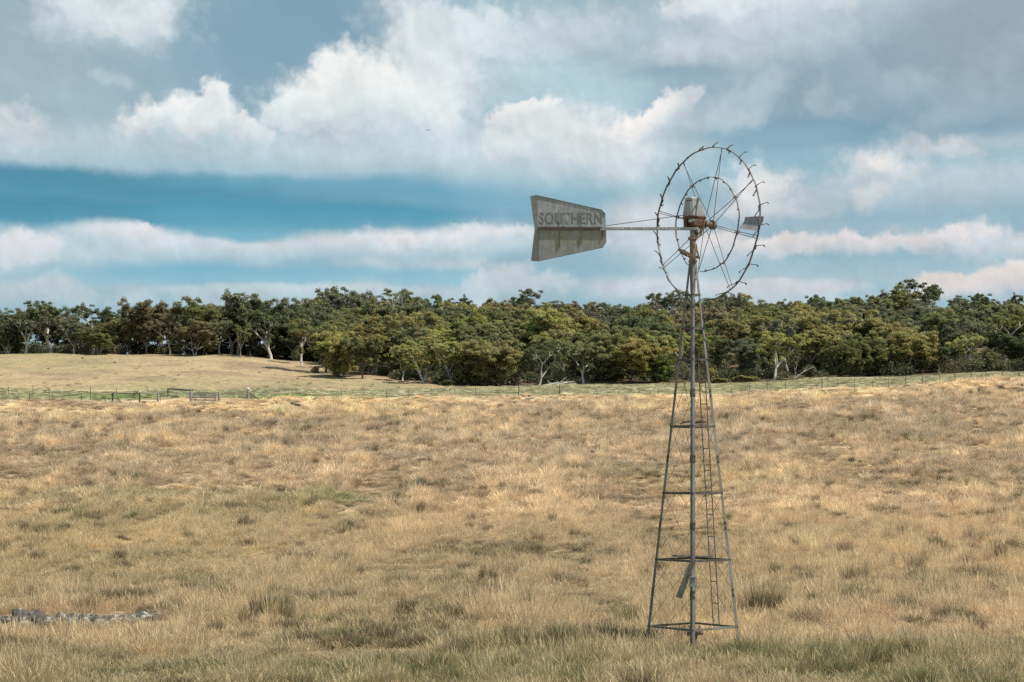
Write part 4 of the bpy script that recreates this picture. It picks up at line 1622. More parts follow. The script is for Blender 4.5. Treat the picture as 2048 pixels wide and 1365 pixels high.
rocks = [(61, 39.2, .62, .36, "tallest and roundest grey boulder of the rock outcrop"), (14, 39.6, .45, .14, "low grey rock at the left edge of the photograph, left of the round boulder"),
         (38, 38.7, .40, .22, "sloping rock leaning on the left flank of the round boulder"), (90, 38.7, .50, .20, "dark rough rock touching the right foot of the round boulder"),
         (118, 39.1, .48, .24, "knobbly grey rock second to the right of the round boulder"), (142, 39.7, .42, .22, "pale topped rock at the high point behind the knobbly one"),
         (136, 38.6, .52, .18, "broad mottled rock lying in front of the pale topped one"), (168, 39.6, .55, .19, "flat wide rock in the middle of the outcrop"),
         (190, 39.0, .42, .20, "squat rock just left of the dark cleft slab"), (205, 38.3, .36, .16, "small smooth rock in the grass below the dark cleft slab"),
         (226, 39.4, .62, .20, "long tilted slab with a dark cleft under it"), (256, 39.8, .48, .15, "low grey rock right of the tilted slab"),
         (284, 40.0, .46, .17, "light lichened rock near the right end of the outcrop"), (305, 40.2, .50, .19, "lumpy whitish rock close to the right end of the outcrop"),
         (325, 40.1, .34, .13, "last small rock at the right end of the outcrop")]
for i, (px, D, w, h, lb) in enumerate(rocks):
    make_rock(px, RD + (D - 39.6) * 1.1, w * 1.25, h * .85, lb, 30 + i)


# ------------------------------------------------------------------ birds
def bird(px, y, D, span, label, rz):
    p = W(px, y, D)
    m = MB()
    m.tube([(-.22, 0, 0), (-.10, 0, .01), (.05, 0, .02), (.17, 0, .03), (.24, 0, .03)], [.015, .05, .06, .035, .01], 8)
    m.add([(-.22, -.02, .01), (-.22, .02, .01), (-.36, .06, 0), (-.36, -.06, 0)], [(0, 1, 2, 3)])
    for s in (-1, 1):
        pts = [(.08, 0, .04), (.12, .28 * s, .14), (.02, .58 * s, .10), (-.10, .56 * s, .09), (-.06, .26 * s, .12), (-.10, 0, .03)]
        lo = [(a, b, c - .012) for a, b, c in pts]
        m.add(pts + lo, [tuple(range(6)), tuple(range(11, 5, -1))] + [(i, (i + 1) % 6, 6 + (i + 1) % 6, 6 + i) for i in range(6)])
    o = m.build("bird", DWOOD)
    o.location = p
    o.scale = [span / 1.15] * 3
    o.rotation_euler = (0, 0, rz)
    tag(o, label, "bird")


bird(857, 261, 120, .42, "small dark bird gliding in front of the big white cloud", 1.9)
bird(1266, 571, 120, .20, "tiny dark bird low in the sky left of the tower top", 1.2)
bird(1766, 167, 120, .18, "tiny dark bird high against the grey cloud on the right", .6)


# ------------------------------------------------------------------ trees
def leaf_material():
    m, g, b, out = mat_new("gum_leaves")
    oi = g.node('ShaderNodeObjectInfo')
    cv = g.node('ShaderNodeAttribute', attribute_name='cv')
    sep = g.node('ShaderNodeSeparateColor')
    g.link(cv.outputs['Color'], sep.inputs[0])
    base = g.vmath('MULTIPLY', oi.outputs['Color'], (.90, .88, .78))
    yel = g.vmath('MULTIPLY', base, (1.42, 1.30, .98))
    brn = g.vmath('MULTIPLY', base, (1.15, .85, .85))
    # painted sunlight lightens and yellows the top of each clump, leaf to leaf variation, odd brownish clumps
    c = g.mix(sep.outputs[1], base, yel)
    c = g.mix(g.maprange(sep.outputs[0], .75, .9, 0, .7), c, brn)
    c = g.vmath('SCALE', c, scale=g.maprange(sep.outputs[2], 0, 1, .6, 1.45, smooth=False))
    g.link(c, b.inputs['Base Color'])
    b.inputs['Roughness'].default_value = .55
    b.inputs['Specular IOR Level'].default_value = .3
    tr = g.node('ShaderNodeBsdfTranslucent')
    g.link(c, tr.inputs[0])
    mx = g.node('ShaderNodeMixShader')
    mx.inputs[0].default_value = .38
    g.link(b.outputs[0], mx.inputs[1])
    g.link(tr.outputs[0], mx.inputs[2])
    g.link(mx.outputs[0], out.inputs[0])
    return m


LEAF = leaf_material()


def tree_proto(seed, kind):
    """unit tree, 10 m tall; returns (trunk mesh, crown mesh or None)"""
    rnd = random.Random(seed)
    rs = np.random.RandomState(seed)
    mb = MB()
    ends = []
    P = {   # bole height, levels, first spread, children, limb length, clump radius, clump height
        'open': (1.9, 3, 30, (3, 3), 3.0, 1.0, .85), 'dense': (1.3, 3, 34, (4, 3), 2.8, 1.15, 1.0),
        'tall': (3.2, 3, 24, (3, 3), 2.6, .82, .72), 'spread': (1.3, 3, 46, (4, 3), 3.2, 1.1, .85),
        'sapling': (2.0, 2, 26, (3, 4), 3.0, 1.05, .95), 'dead': (2.4, 4, 28, (3, 3), 2.9, 0, 0), 'bush': (.6, 2, 46, (5, 4), 2.4, 1.3, 1.1),
    }[kind]
    WT = {'open': 8.2, 'dense': 8.4, 'tall': 6.2, 'spread': 10.0, 'sapling': 5.5, 'dead': 5.0, 'bush': 9.5}[kind]
    bole, lv, spread, (c1, c2), ll, cr, ch = P

    def grow(p, d, ln, r, level):
        mid = p + d * ln * .5 + Vector((rnd.uniform(-1, 1), rnd.uniform(-1, 1), rnd.uniform(-.3, .5))) * ln * .09
        d2 = (d + Vector((rnd.uniform(-.25, .25), rnd.uniform(-.25, .25), rnd.uniform(0, .25)))).normalized()
        e = mid + d2 * ln * .55
        if level >= 2 and level < lv and kind != 'dead' and rnd.random() < .75:
            ends.append((e + Vector((rnd.uniform(-.6, .6), rnd.uniform(-.6, .6), rnd.uniform(-.3, .5))), level))
        if level == 1 and kind in ('dense', 'spread', 'open') and rnd.random() < .5:
            ends.append((e + Vector((rnd.uniform(-1.2, 1.2), rnd.uniform(-1.2, 1.2), rnd.uniform(-.2, .8))), level))
        mb.tube([p, mid, e], [r, r * .8, r * .62], 6 if level < 2 else 4, caps=False)
        if level >= lv:
            ends.append((e, level))
            return
        n = c2 if level else c1
        a0 = rnd.uniform(0, 6.28)
        for i in range(n):
            if level and rnd.random() < .12:
                continue
            a = a0 + 6.283 * i / n + rnd.uniform(-.5, .5)
            tilt = math.radians(spread * rnd.uniform(.6, 1.25) * (.9 if level else 1.0))
            s = d2.orthogonal().normalized()
            tt = d2.cross(s)
            nd = d2 * math.cos(tilt) + (s * math.cos(a) + tt * math.sin(a)) * math.sin(tilt)
            nd.z += .18 if kind != 'spread' else .05
            if nd.z < -.05:
                nd.z = .1
            nd.normalize()
            grow(e, nd, ln * rnd.uniform(.55, .8) if level else ll * rnd.uniform(.75, 1.1), r * rnd.uniform(.5, .66), level + 1)
    stems = 1 if kind not in ('bush', 'spread') else 2
    for s in range(stems):
        d = Vector((rnd.uniform(-.22, .22), rnd.uniform(-.2, .2), 1)).normalized()
        if stems == 2:
            d = Vector((rnd.uniform(.2, .5) * (1 if s else -1), rnd.uniform(-.3, .3), 1)).normalized()
        grow(Vector((s * .3, 0, -.6)), d, bole + .6, .21 if kind != 'sapling' else .17, 0)
    V, cvs = [], []
    # scale the skeleton to 10 m height and its natural spread first
    ea = np.array([list(e) for e, l in ends])
    top = 10.0 - (ch * .8 if ch else 0)
    k = top / ea[:, 2].max()
    wx = (np.percentile(ea[:, 0], 97) - np.percentile(ea[:, 0], 3) + np.percentile(ea[:, 1], 97) - np.percentile(ea[:, 1], 3)) / 2
    kx = (WT - 1.7 * cr) / wx
    mb.v = [(x * kx, y * kx, z * k) for x, y, z in mb.v]
    ends = [(Vector((e.x * kx, e.y * kx, e.z * k)), l) for e, l in ends]
    if ch:
        pts = [(e, cr * rnd.uniform(.75, 1.3), ch * rnd.uniform(.75, 1.25)) for e, l in ends]
        if kind != 'tall':      # skirts of foliage lower down
            for _ in range(int(len(pts) * {'bush': 1.3, 'dense': .7, 'sapling': .5, 'open': .35, 'spread': .35}[kind])):
                e = rnd.choice(ends)[0]
                q = Vector((e.x * rnd.uniform(.6, 1.1), e.y * rnd.uniform(.6, 1.1), e.z * rnd.uniform(.12 if kind == 'bush' else .42, .85)))
                pts.append((q, cr * rnd.uniform(.7, 1.1), ch * rnd.uniform(.7, 1.1)))
        sub = []
        for (e, rx, rz) in pts:      # each spray of leaves is a few smaller tufts
            for _ in range(4 if kind != 'tall' else 3):
                o_ = Vector((rnd.gauss(0, .42) * rx, rnd.gauss(0, .42) * rx, rnd.gauss(.0, .6) * rz))
                q_ = rnd.uniform(.42, .68)
                sub.append((e + o_, rx * q_, rz * q_ * rnd.uniform(1.1, 1.5)))
        pts = sub
        for (e, rx, rz) in pts:
            n = int(320 * rx * rx * (1.2 if kind in ('dense', 'bush') else 1.0)) + 12
            dirs = rs.randn(n, 3)
            dirs /= np.linalg.norm(dirs, axis=1)[:, None]
            dirs[:, 2] = np.where(dirs[:, 2] < -.25, -dirs[:, 2] * .8, dirs[:, 2])
            rad = rs.rand(n) ** .38
            lump = .75 + .5 * vnoise(dirs[:, 0] * 2.2 + e.x * 3 + 50, dirs[:, 1] * 2.2 + dirs[:, 2] * 1.7 + e.y * 3 + 50)
            q = dirs * (rad * lump)[:, None] * np.array([rx, rx, rz]) + np.array([e.x, e.y, e.z + rz * .15])
            cl = rs.rand()
            cb = .5 + .35 * (rs.rand() - .5)
            # leaf sprays
            nv = rs.randn(n, 3) * .5 + dirs * 1.0 + np.array([.15, -.15, .6])
            nv /= np.linalg.norm(nv, axis=1)[:, None]
            t1 = np.cross(nv, rs.randn(n, 3))
            t1 /= np.linalg.norm(t1, axis=1)[:, None]
            t2 = np.cross(nv, t1)
            sz = (.075 + .10 * rs.rand(n))[:, None]
            a = q + t1 * sz
            b_ = q + t2 * sz * .55 + nv * .03
            c_ = q - t1 * sz
            d_ = q - t2 * sz * .55 - nv * .03
            V.append(np.stack([a, b_, c_, d_], 1).reshape(-1, 3))
            sunlit_top = np.clip((dirs[:, 2] * rad) * 1.2 - .15 + rs.randn(n) * .15, 0, 1)  # upper leaves of a clump are tinted as if sunlit
            col = np.stack([np.full(n, cl), sunlit_top, np.clip(cb + rs.randn(n) * .16, 0, 1), np.ones(n)], 1)
            cvs.append(np.repeat(col, 4, 0))
    if V:
        V = np.concatenate(V)
    tm = bpy.data.meshes.new("trunk")
    tm.from_pydata([tuple(q) for q in mb.v], [], mb.f)
    tm.polygons.foreach_set('use_smooth', [True] * len(tm.polygons))
    tm.update()
    if not len(V):
        tm.materials.append(BARKW)
        return tm, None
    tm.materials.append(BARKD if kind in ('bush', 'dense') else BARK)
    Q = np.arange(len(V)).reshape(-1, 4)
    cm = np_mesh("crown", V, Q, LEAF, {'cv': ('FLOAT_COLOR', 'POINT', np.concatenate(cvs))})
    w = np.percentile(np.abs(V[:, 0]), 97) * 2
    cm["w"] = float(w)
    return tm, cm


PROTO = {k: [tree_proto(s, k) for s in ss] for k, ss in {
    'open': (1, 2, 3, 4), 'dense': (11, 12, 13), 'tall': (21, 22, 23), 'spread': (31, 32, 33), 'sapling': (41,), 'dead': (51, 52), 'bush': (61, 62, 63)}.items()}

LC = {  # leaf colour of each kind of tree, in the words of its label
    'grey-green': (0.168, 0.196, 0.132), 'olive': (0.196, 0.222, 0.106), 'dark green': (0.120, 0.157, 0.078), 'yellow-green': (0.301, 0.329, 0.124),
    'golden-olive': (0.301, 0.297, 0.134), 'bright green': (0.196, 0.280, 0.090), 'brownish': (0.211, 0.196, 0.128), 'bare': (.2, .2, .2)}
KW = {'open': 'gum with pale forking limbs', 'dense': 'dense-crowned gum', 'tall': 'tall sparse gum', 'spread': 'broad spreading gum',
      'sapling': 'slender young gum', 'dead': 'leafless dead tree', 'bush': 'bushy low-branched tree'}
GROUP = "gum trees of the woodland behind the paddock"
trees = []


def tree(px, D, ytop, kind, color, label=None, width=1.0, row='', sink=0.0, v=None, rz=None, bark=None):
    rnd = random.Random(int(px * 13 + D * 7))
    ty = {'dead': 'dead tree', 'bush': 'tree'}.get(kind, 'gum tree')
    base = G(px, D, -sink)
    ztop = CZ + (HY - ytop) / F * D
    h = max(2.5, ztop - base.z)
    tm, cm = PROTO[kind][v if v is not None else rnd.randrange(len(PROTO[kind]))]
    r = bpy.data.objects.new({'dead': 'dead_tree', 'bush': 'bushy_tree'}.get(kind, 'gum_tree'), None)
    r.location = base
    r.rotation_euler = (0, 0, rz if rz is not None else rnd.uniform(0, 6.28))
    COL.objects.link(r)
    s = h / 10
    ws = s * width * rnd.uniform(.9, 1.12)
    r.scale = (ws, ws, s)
    a = bpy.data.objects.new("trunk", tm)
    COL.objects.link(a)
    a.parent = r
    if cm is not None:
        b = bpy.data.objects.new("crown", cm)
        j = [rnd.uniform(.88, 1.14) for _ in range(2)]
        cc = LC[color]
        b.color = (cc[0] * j[0] * 1.0, cc[1] * j[0], cc[2] * j[0] * j[1], 1)
        COL.objects.link(b)
        b.parent = r
    tag(r, None, ty, GROUP)
    trees.append((r, px, ytop, D, kind, color, label, row))
    return r


SKY = [(-80, 622), (0, 621), (60, 617), (101, 606), (132, 609), (157, 622), (188, 613), (211, 616), (229, 626), (246, 632), (270, 622), (295, 608), (325, 620), (368, 609),
       (406, 612), (432, 615), (447, 596), (482, 590), (508, 594), (525, 600), (538, 614), (556, 607), (617, 606), (648, 600), (678, 580), (700, 590), (716, 586), (744, 594),
       (767, 600), (810, 594), (836, 586), (861, 595), (879, 606), (909, 595), (937, 607), (973, 607), (996, 600), (1028, 586), (1056, 596), (1069, 609), (1122, 600),
       (1168, 603), (1191, 604), (1208, 610), (1247, 606), (1290, 600), (1335, 586), (1356, 589), (1400, 603), (1427, 597), (1468, 594), (1488, 600), (1516, 607), (1544, 602),
       (1602, 600), (1644, 594), (1674, 596), (1710, 596), (1752, 589), (1799, 592), (1829, 592), (1857, 600), (1868, 612), (1913, 603), (1957, 600), (1974, 613), (2000, 606),
       (2023, 596), (2043, 607), (2140, 605)]
SX, SYy = np.array([a for a, b in SKY]), np.array([b for a, b in SKY])

# trees one can pick out: px, distance, top row, kind, colour, label, width
HERO = [
    # along the crest on the left
    (52, 401, 622, 'open', 'grey-green', "open gum whose pale trunk splits near the ground, second cluster from the left edge", 1.15, 0),
    (103, 404, 605, 'tall', 'dark green', "dark tall gum, the highest crown near the left edge of the ridge", 1.3, 0),
    (14, 402, 640, 'spread', 'dark green', "low dark gum with a bent white limb at the far left edge", 1.2, 0),
    (148, 400, 640, 'open', 'grey-green', "gum with a thick pale forked trunk standing left of the low round bushy tree", 1.1, 1),
    (200, 398.5, 655, 'spread', 'olive', "low round umbrella-shaped tree on the crest, left of the timber yard below", 1.35, 1),
    (186, 408, 611, 'tall', 'dark green', "pair-topped dark gum rising behind the low umbrella-shaped tree", 1.1, 1),
    (232, 410, 622, 'tall', 'dark green', "thin dark gum leaning right beside the gap in the left skyline", .9, 2),
    (295, 402, 606, 'dense', 'brownish', "large domed brownish gum on the crest above the slip rail fence", 1.1, 0),
    (340, 400, 634, 'open', 'brownish', "leggy brownish gum with bare twisting limbs left of the big trunked gum", 1.1, 2),
    (388, 394, 640, 'spread', 'brownish', "broad brown-green gum with a stout forked trunk at the end of the bare crest", 1.35, 2),
    (410, 406, 609, 'dense', 'olive', "wide domed gum behind the stout forked trunk, above the timber gate", 1.15, 1),
    (443, 397, 640, 'open', 'grey-green', "gum on a straight pale trunk directly above the timber gate", .95, 3),
    (482, 392, 655, 'sapling', 'olive', "small pale-stemmed young gum above the white-capped post", 1.1, 0),
    (478, 412, 588, 'tall', 'grey-green', "high crown of the tallest gum on the left skyline, above the white-capped post", 1.5, 1),
    (515, 410, 598, 'dense', 'dark green', "dark gum just right of the tallest one on the left skyline", 1.0, 2),
    (543, 396, 625, 'open', 'dark green', "dark gum with an upright fan of pale limbs left of the white-barked one", 1.2, 0),
    (604, 386, 622, 'tall', 'dark green', "white-barked gum on one long bare trunk at the edge of the golden slope", .85, 0),
    # down the edge of the slope
    (652, 362, 648, 'dense', 'olive', "olive gum at the corner where the woodland meets the golden slope", 1.2, 1),
    (690, 338, 668, 'bush', 'golden-olive', "golden-topped bushy tree on dark stems at the foot of the slope edge", 1.3, 0),
    (726, 330, 676, 'dense', 'olive', "dense olive tree on several thick dark trunks, right of the golden-topped one", 1.0, 0),
    (745, 352, 648, 'spread', 'golden-olive', "spreading golden gum behind the tree on several dark trunks", 1.3, 1),
    (805, 324, 690, 'open', 'yellow-green', "small yellow-green gum with a dark stump-like trunk at the woodland foot", 1.1, 1),
    (848, 318, 692, 'open', 'yellow-green', "lone yellow-green gum with fanned bare limbs standing forward on the grass", 1.2, 2),
    (902, 322, 680, 'open', 'yellow-green', "yellow-green gum with a leaning white trunk left of the great golden dome", 1.25, 3),
    (790, 360, 632, 'open', 'golden-olive', "golden-olive gum with white zigzag limbs in the middle of the slope", 1.3, 0),
    (868, 392, 622, 'open', 'grey-green', "grey gum with long bleached branches in the middle left of the wood", 1.3, 2),
    (990, 316, 686, 'bush', 'golden-olive', "great golden-topped dome of foliage reaching the ground, broadest of the front row", 1.55, 0),
    (940, 320, 696, 'bush', 'yellow-green', "yellow-green mound of foliage joined to the left of the great golden dome", 1.2, 1),
    (1066, 340, 668, 'open', 'yellow-green', "bright yellow-green round crown with forked limbs right of the great golden dome", 1.15, 1),
    (1132, 330, 682, 'open', 'olive', "olive gum with a slanting forked trunk halfway between golden dome and tower", 1.2, 0),
    (1205, 322, 672, 'bush', 'olive', "wide olive mound in the front row, left of the tower", 1.45, 1),
    (1262, 318, 676, 'dense', 'golden-olive', "golden-olive dome immediately left of the tower legs", 1.35, 2),
    (1318, 319, 700, 'bush', 'bright green', "bright green bushy tree beside the left tower leg", 1.15, 2),
    (1395, 345, 672, 'dense', 'yellow-green', "yellow-green crown seen through the tower legs", 1.0, 0),
    (1425, 318, 738, 'bush', 'golden-olive', "low golden bush behind the right tower leg and ladder", .9, 0),
    # right of the tower
    (1550, 316, 668, 'open', 'yellow-green', "yellow-green gum with tangled white limbs, first big tree right of the tower", 1.3, 0),
    (1612, 330, 655, 'open', 'golden-olive', "golden-olive gum with widely arching pale limbs, second right of the tower", 1.3, 1),
    (1590, 315, 705, 'sapling', 'olive', "small gum with one trunk leaning right in front of the arching one", 1.0, 0),
    (1725, 318, 675, 'spread', 'olive', "dark-shaded olive tree with long level bare limbs, right half of the front row", 1.2, 2),
    (1822, 322, 658, 'spread', 'golden-olive', "golden flat-topped gum with a white fan of limbs, right part of the front row", 1.35, 0),
    (1942, 322, 672, 'open', 'yellow-green', "yellow-green gum on a single white trunk near the right edge", 1.05, 3),
    (1985, 318, 706, 'bush', 'olive', "short olive bush in the front row, next to the last tree at the right edge", 1.0, 1),
    (2035, 326, 672, 'dense', 'dark green', "dark green tree filling the bottom of the wood at the right edge", 1.2, 0),
    # the skyline
    (678, 480, 579, 'tall', 'grey-green', "dark tufted gum, highest point of the skyline left of centre", 1.15, 0),
    (718, 484, 586, 'dense', 'grey-green', "rounded skyline gum just right of the highest left-centre crown", 1.0, 1),
    (838, 470, 584, 'open', 'olive', "spreading skyline gum with white limbs, next to the dead tree", 1.2, 1),
    (812, 462, 578, 'dead', 'bare', "dead white tree poking above the skyline left of the tail vane", .8, 0),
    (783, 470, 586, 'dead', 'bare', "smaller grey dead tree on the skyline, left of the tall dead one", .6, 1),
    (911, 490, 594, 'tall', 'dark green', "dark skyline gum with a flat layered crown, left of centre", 1.2, 1),
    (1028, 500, 584, 'tall', 'dark green', "dark gum standing clear of the skyline below and left of the tail vane", 1.25, 2),
    (1336, 470, 583, 'tall', 'grey-green', "sparse pale gum on the skyline just left of the tower", 1.2, 0),
    (1425, 478, 592, 'open', 'grey-green', "pale-limbed skyline gum right behind the tower legs and wheel rim", 1.2, 1),
    (1465, 480, 594, 'tall', 'grey-green', "sparse skyline gum at the lower right of the wheel", 1.2, 1),
    (1644, 500, 591, 'tall', 'dark green', "dark round-headed skyline gum midway between wheel and tallest tree", 1.0, 2),
    (1755, 490, 586, 'tall', 'grey-green', "airy skyline gum just left of the tallest tree on the right", 1.3, 1),
    (1830, 478, 565, 'tall', 'dark green', "tallest tree of the whole wood, dark crowns above the right skyline", 1.35, 0),
    (1812, 462, 584, 'open', 'olive', "white-limbed olive gum below the tallest dark crowns on the right", 1.1, 2),
    (1925, 486, 596, 'open', 'grey-green', "broad open skyline gum, first right of the tallest tree", 1.3, 3),
    (1957, 480, 594, 'tall', 'dark green', "dark thin-stemmed skyline gum, second right of the tallest tree", 1.0, 2),
    (2023, 490, 590, 'tall', 'dark green', "isolated tuft-topped skyline gum near the right edge", .85, 1),
]
for (px, D, yt, kind, colr, lb, wdt, v) in HERO:
    tree(px, D, yt, kind, colr, lb, wdt, v=v % len(PROTO[kind]))

rnd = random.Random(12)
hx = [(h[0], h[1]) for h in HERO]


def free(px, D, gap):
    return all(abs(px - a) > gap or abs(D - b) > 14 for a, b in hx)


# crest on the left: a thin belt, sky shows between its stems
for D, gap in ((404, 40), (415, 34), (428, 34)):
    px = -60 + rnd.uniform(0, 30)
    while px < 640:
        if free(px, D, 22):
            yt = float(np.interp(px, SX, SYy)) + rnd.uniform(4, 26)
            tree(px, D + rnd.uniform(-4, 4), yt, rnd.choice(['open', 'open', 'dense', 'tall', 'spread']), rnd.choice(['grey-green', 'dark green', 'dark green', 'olive', 'brownish']),
                 width=rnd.uniform(.95, 1.25), row='crest')
        px += gap * rnd.uniform(.7, 1.3)
# hillside on the right, row behind row
rows = [(319, 50, 74, 'front'), (334, 58, 88, 'front'), (352, 60, 100, 'lower'), (374, 58, 100, 'lower'), (398, 54, 98, 'middle'), (424, 52, 92, 'middle'),
        (452, 52, 84, 'upper'), (480, 50, 74, 'upper'), (508, 44, 0, 'skyline')]
for D, gap, hp, row in rows:
    x0 = 640 if D > 395 else (690 if D > 345 else 720 if D > 330 else 880)
    px = x0 + rnd.uniform(0, 30)
    while px < 2110:
        if free(px, D, 26):
            g = G(px, D)
            gy = HY - (g.z - CZ) / D * F
            sk = float(np.interp(px, SX, SYy))
            yt = sk + rnd.uniform(0, 9) if row == 'skyline' else max(gy - hp * rnd.uniform(.72, 1.1), sk + 5 + rnd.uniform(0, 8))
            mid = 640 < px < 1330
            if row in ('front', 'lower'):
                colr = rnd.choice(['golden-olive', 'yellow-green', 'olive', 'olive', 'dark green'] if mid else ['olive', 'olive', 'grey-green', 'dark green', 'golden-olive'])
                kind = rnd.choice(['dense', 'bush', 'open', 'spread'])
            else:
                colr = rnd.choice(['olive', 'olive', 'golden-olive', 'grey-green', 'brownish', 'dark green'] if mid else ['grey-green', 'grey-green', 'olive', 'dark green', 'brownish', 'golden-olive'])
                kind = rnd.choice(['dense', 'open', 'open', 'spread', 'tall'] if row != 'skyline' else ['dense', 'open', 'tall'])
            tree(px, D + rnd.uniform(-7, 7), yt, kind, colr, width=rnd.uniform(1.0, 1.3), row=row)
        px += gap * rnd.uniform(.7, 1.3)

# labels: the picked-out trees have their own; the others are described by look, row and landmark
LM = [(-200, 90, "near the left edge"), (90, 220, "above the golden slope"), (220, 330, "above the slip rail fence"),
      (330, 455, "above the timber gate"), (455, 560, "above the white-capped post"), (560, 660, "by the white-barked trunk"), (660, 790, "above the slope foot"),
      (790, 920, "below the dead skyline trees"), (920, 1060, "around the golden dome"), (1060, 1215, "below the tail vane"), (1215, 1330, "just left of the tower"),
      (1330, 1440, "seen behind the tower"), (1440, 1570, "just right of the tower"), (1570, 1720, "midway right of tower"), (1720, 1900, "under the tallest tree"),
      (1900, 2300, "near the right edge")]
RW = {'crest': 'on the crest', 'front': 'in the front row', 'lower': 'low in the wood', 'middle': 'halfway up the wood', 'upper': 'high in the wood', 'skyline': 'on the skyline'}
SH = {'open': 'pale-limbed gum', 'dense': 'dense gum', 'tall': 'tall sparse gum', 'spread': 'spreading gum', 'bush': 'bushy tree', 'sapling': 'young gum', 'dead': 'dead tree'}
bykey = {}
for (r, px, yt, D, kind, colr, lb, row) in trees:
    if lb:
        r["label"] = lb
        continue
    lm = next(t for a, b, t in LM if a <= px < b)
    bykey.setdefault((colr, kind, row, lm), []).append((px, yt, r))
for (colr, kind, row, lm), lst in bykey.items():
    base = "%s %s %s, %s" % (colr, SH[kind], RW[row], lm)
    lst.sort(key=lambda q: q[0])
    names = {1: [""], 2: [", left of two", ", right of two"], 3: [", left of three", ", middle of three", ", right of three"]}.get(len(lst))
    for i, (px, yt, r) in enumerate(lst):
        r["label"] = base + (names[i] if names else "")

print("trees", len(trees))


# small shrubs and fallen timber at the foot of the wood
def shrub(px, D, h, w, colr, label, name='shrub'):
    base = G(px, D, -.1)
    tm, cm = PROTO['bush'][int(px) % 3]
    r = bpy.data.objects.new(name, None)
    r.location = base
    r.scale = (w / 10, w / 10, h / 10)
    COL.objects.link(r)
    for nm, me in (("stem", tm), ("foliage", cm)):
        o = bpy.data.objects.new(nm, me)
        o.parent = r
        o.color = (*LC[colr], 1)
        COL.objects.link(o)
    tag(r, label, 'shrub')


shrub(631, 352, 1.4, 1.7, 'dark green', "single dark round shrub out on the golden slope below the woodland corner")
shrub(1491, 309, 1.3, 4.2, 'golden-olive', "low yellow-green shrub on the pasture just right of the tower")
shrub(1443, 309, .9, 3.2, 'golden-olive', "very low yellowish shrub touching the right tower leg")
shrub(893, 312, 1.2, 2.2, 'dark green', "small dark shrub under the yellow-green gum with the leaning trunk")
for (px, D, dx, lean, r_, lb) in ((1088, 311, 5.5, .8, .16, "long grey fallen trunk lying at the wood's edge between dome and tower"),
                                  (1108, 310, 4.0, .3, .12, "thinner fallen branch lying against the long grey trunk"),
                                  (1588, 312, 3.4, 2.2, .09, "pale dead limb propped up at the wood's edge right of the tower")):
    p = G(px, D)
    m = MB(p)
    q = G(px, D) + Vector((dx, 0, lean))
    q.z = max(q.z, G(px + dx / D * F, D).z + lean * .6)
    m.tube([p + Vector((0, 0, .1)), (p + q) / 2 + Vector((0, 0, .25)), q], [r_, r_ * .8, r_ * .4], 7)
    m.tube([(p + q) / 2 + Vector((0, 0, .2)), (p + q) / 2 + Vector((dx * .2, .3, 1.1))], [r_ * .5, r_ * .2], 5)
    m.tube([p.lerp(q, .25) + Vector((0, 0, .1)), p.lerp(q, .25) + Vector((-dx * .15, .2, .8))], [r_ * .5, r_ * .2], 5)
    o = m.build("fallen_branch", BARK)
    o.location = p
    tag(o, lb, "fallen branch")


# ------------------------------------------------------------------ undergrowth and near stalks
def undergrowth(name, label, pts, seed, color):
    rs = np.random.RandomState(seed)
    V, C = [], []
    for (px, D, h, w) in pts:
        g0 = G(px, D)
        n = int(55 * w * h)
        d = rs.randn(n, 3)
        d /= np.linalg.norm(d, axis=1)[:, None]
        rad = rs.rand(n)[:, None] ** .45
        q = d * rad * np.array([w / 2, w / 2, h * .55]) * (.7 + .6 * rs.rand()) + np.array([g0.x, g0.y, g0.z + h * .4])
        t1 = rs.randn(n, 3)
        t1 /= np.linalg.norm(t1, axis=1)[:, None]
        t2 = np.cross(t1, rs.randn(n, 3))
        t2 /= np.linalg.norm(t2, axis=1)[:, None]
        sz = (.14 + .14 * rs.rand(n))[:, None]
        V.append(np.stack([q + t1 * sz, q + t2 * sz * .55, q - t1 * sz, q - t2 * sz * .55], 1).reshape(-1, 3))
        cl = rs.rand()
        col = np.stack([np.full(n, cl), np.clip(d[:, 2] * .5, 0, 1), np.clip(.5 + rs.randn(n) * .18, 0, 1), np.ones(n)], 1)  # second channel paints the same sunlit tint on the scrub tops
        C.append(np.repeat(col, 4, 0))
    V = np.concatenate(V)
    me = np_mesh(name, V, np.arange(len(V)).reshape(-1, 4), LEAF, {'cv': ('FLOAT_COLOR', 'POINT', np.concatenate(C))})
    o = bpy.data.objects.new(name, me)
    o.color = (*color, 1)
    COL.objects.link(o)
    tag(o, label, "undergrowth", kind="stuff")


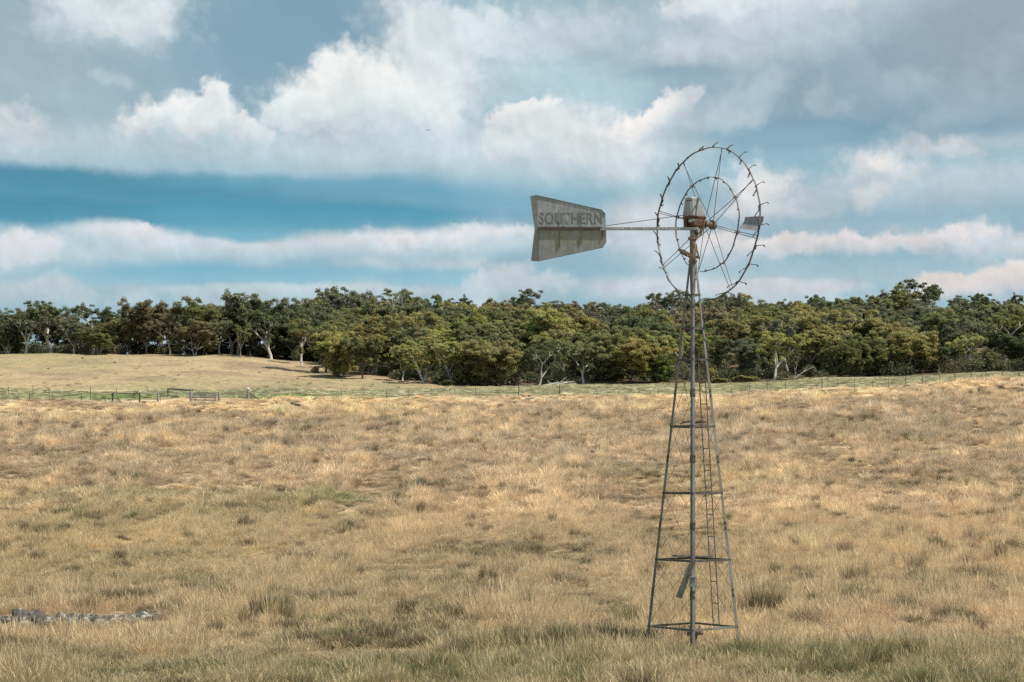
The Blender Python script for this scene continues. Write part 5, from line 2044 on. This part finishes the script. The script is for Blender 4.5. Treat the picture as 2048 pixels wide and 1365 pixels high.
rnd = random.Random(77)
pl = []
for D in (412, 424, 436):
    px = -90
    while px < 660:
        if rnd.random() < .82:
            pl.append((px, D + rnd.uniform(-4, 4), rnd.uniform(1.6, 4.2), rnd.uniform(2.5, 5)))
        px += rnd.uniform(9, 26)
undergrowth("undergrowth", "dark low scrub between and behind the trunks of the crest trees on the left", pl, 5, (.12, .13, .08))
pl = []
for D, x0 in ((322, 880), (336, 800), (350, 740), (366, 680), (385, 650)):
    px = x0
    while px < 2120:
        if rnd.random() < .8:
            pl.append((px, D + rnd.uniform(-5, 5), rnd.uniform(1.0, 3.0), rnd.uniform(2.5, 6)))
        px += rnd.uniform(12, 34)
undergrowth("undergrowth", "dark scrub filling the floor of the wood behind its front row", pl, 6, (.13, .145, .085))


def stalks():
    rs = random.Random(9)
    m = MB()
    heads = MB()
    for (px, y, D, lean) in ((1423, 1330, 5.2, -.10), (1581, 1318, 4.8, -.05), (1635, 1342, 5.0, -.09), (1879, 1312, 4.6, -.10), (1945, 1330, 5.1, -.13),
                             (1735, 1352, 5.4, .04), (240, 1352, 5.6, .06), (905, 1356, 5.8, -.04), (1962, 1352, 4.9, .05), (1300, 1358, 5.5, .03)):
        tip = W(px, y + 8, D)
        root = Vector((tip.x - lean * 3.2, tip.y + rs.uniform(-.1, .1), Hs(tip.x - lean * 3.2, tip.y)))
        midp = root.lerp(tip, .6) + Vector((-lean * .7, 0, .05))
        head0 = midp.lerp(tip, .72)
        m.tube([root, midp, head0, tip], [.003, .0026, .0022, .001], 5)
        m.tube([head0, head0.lerp(tip, .4), tip], [.0015, .0045, .0015], 6)
        for k in range(3):
            a = rs.uniform(0, 6.28)
            e = root + Vector((math.cos(a) * .25, math.sin(a) * .25, rs.uniform(.3, .55)))
            m.tube([root, root.lerp(e, .5) + Vector((0, 0, .12)), e], [.003, .003, .001], 4)
    sm = simple("green_straw", (.27, .27, .15), (.38, .35, .21), 9, .7)
    o = m.build("grass_stalks", sm)
    tag(o, "a few tall pale grass stalks out of focus close to the viewer", "grass", kind="stuff")


stalks()
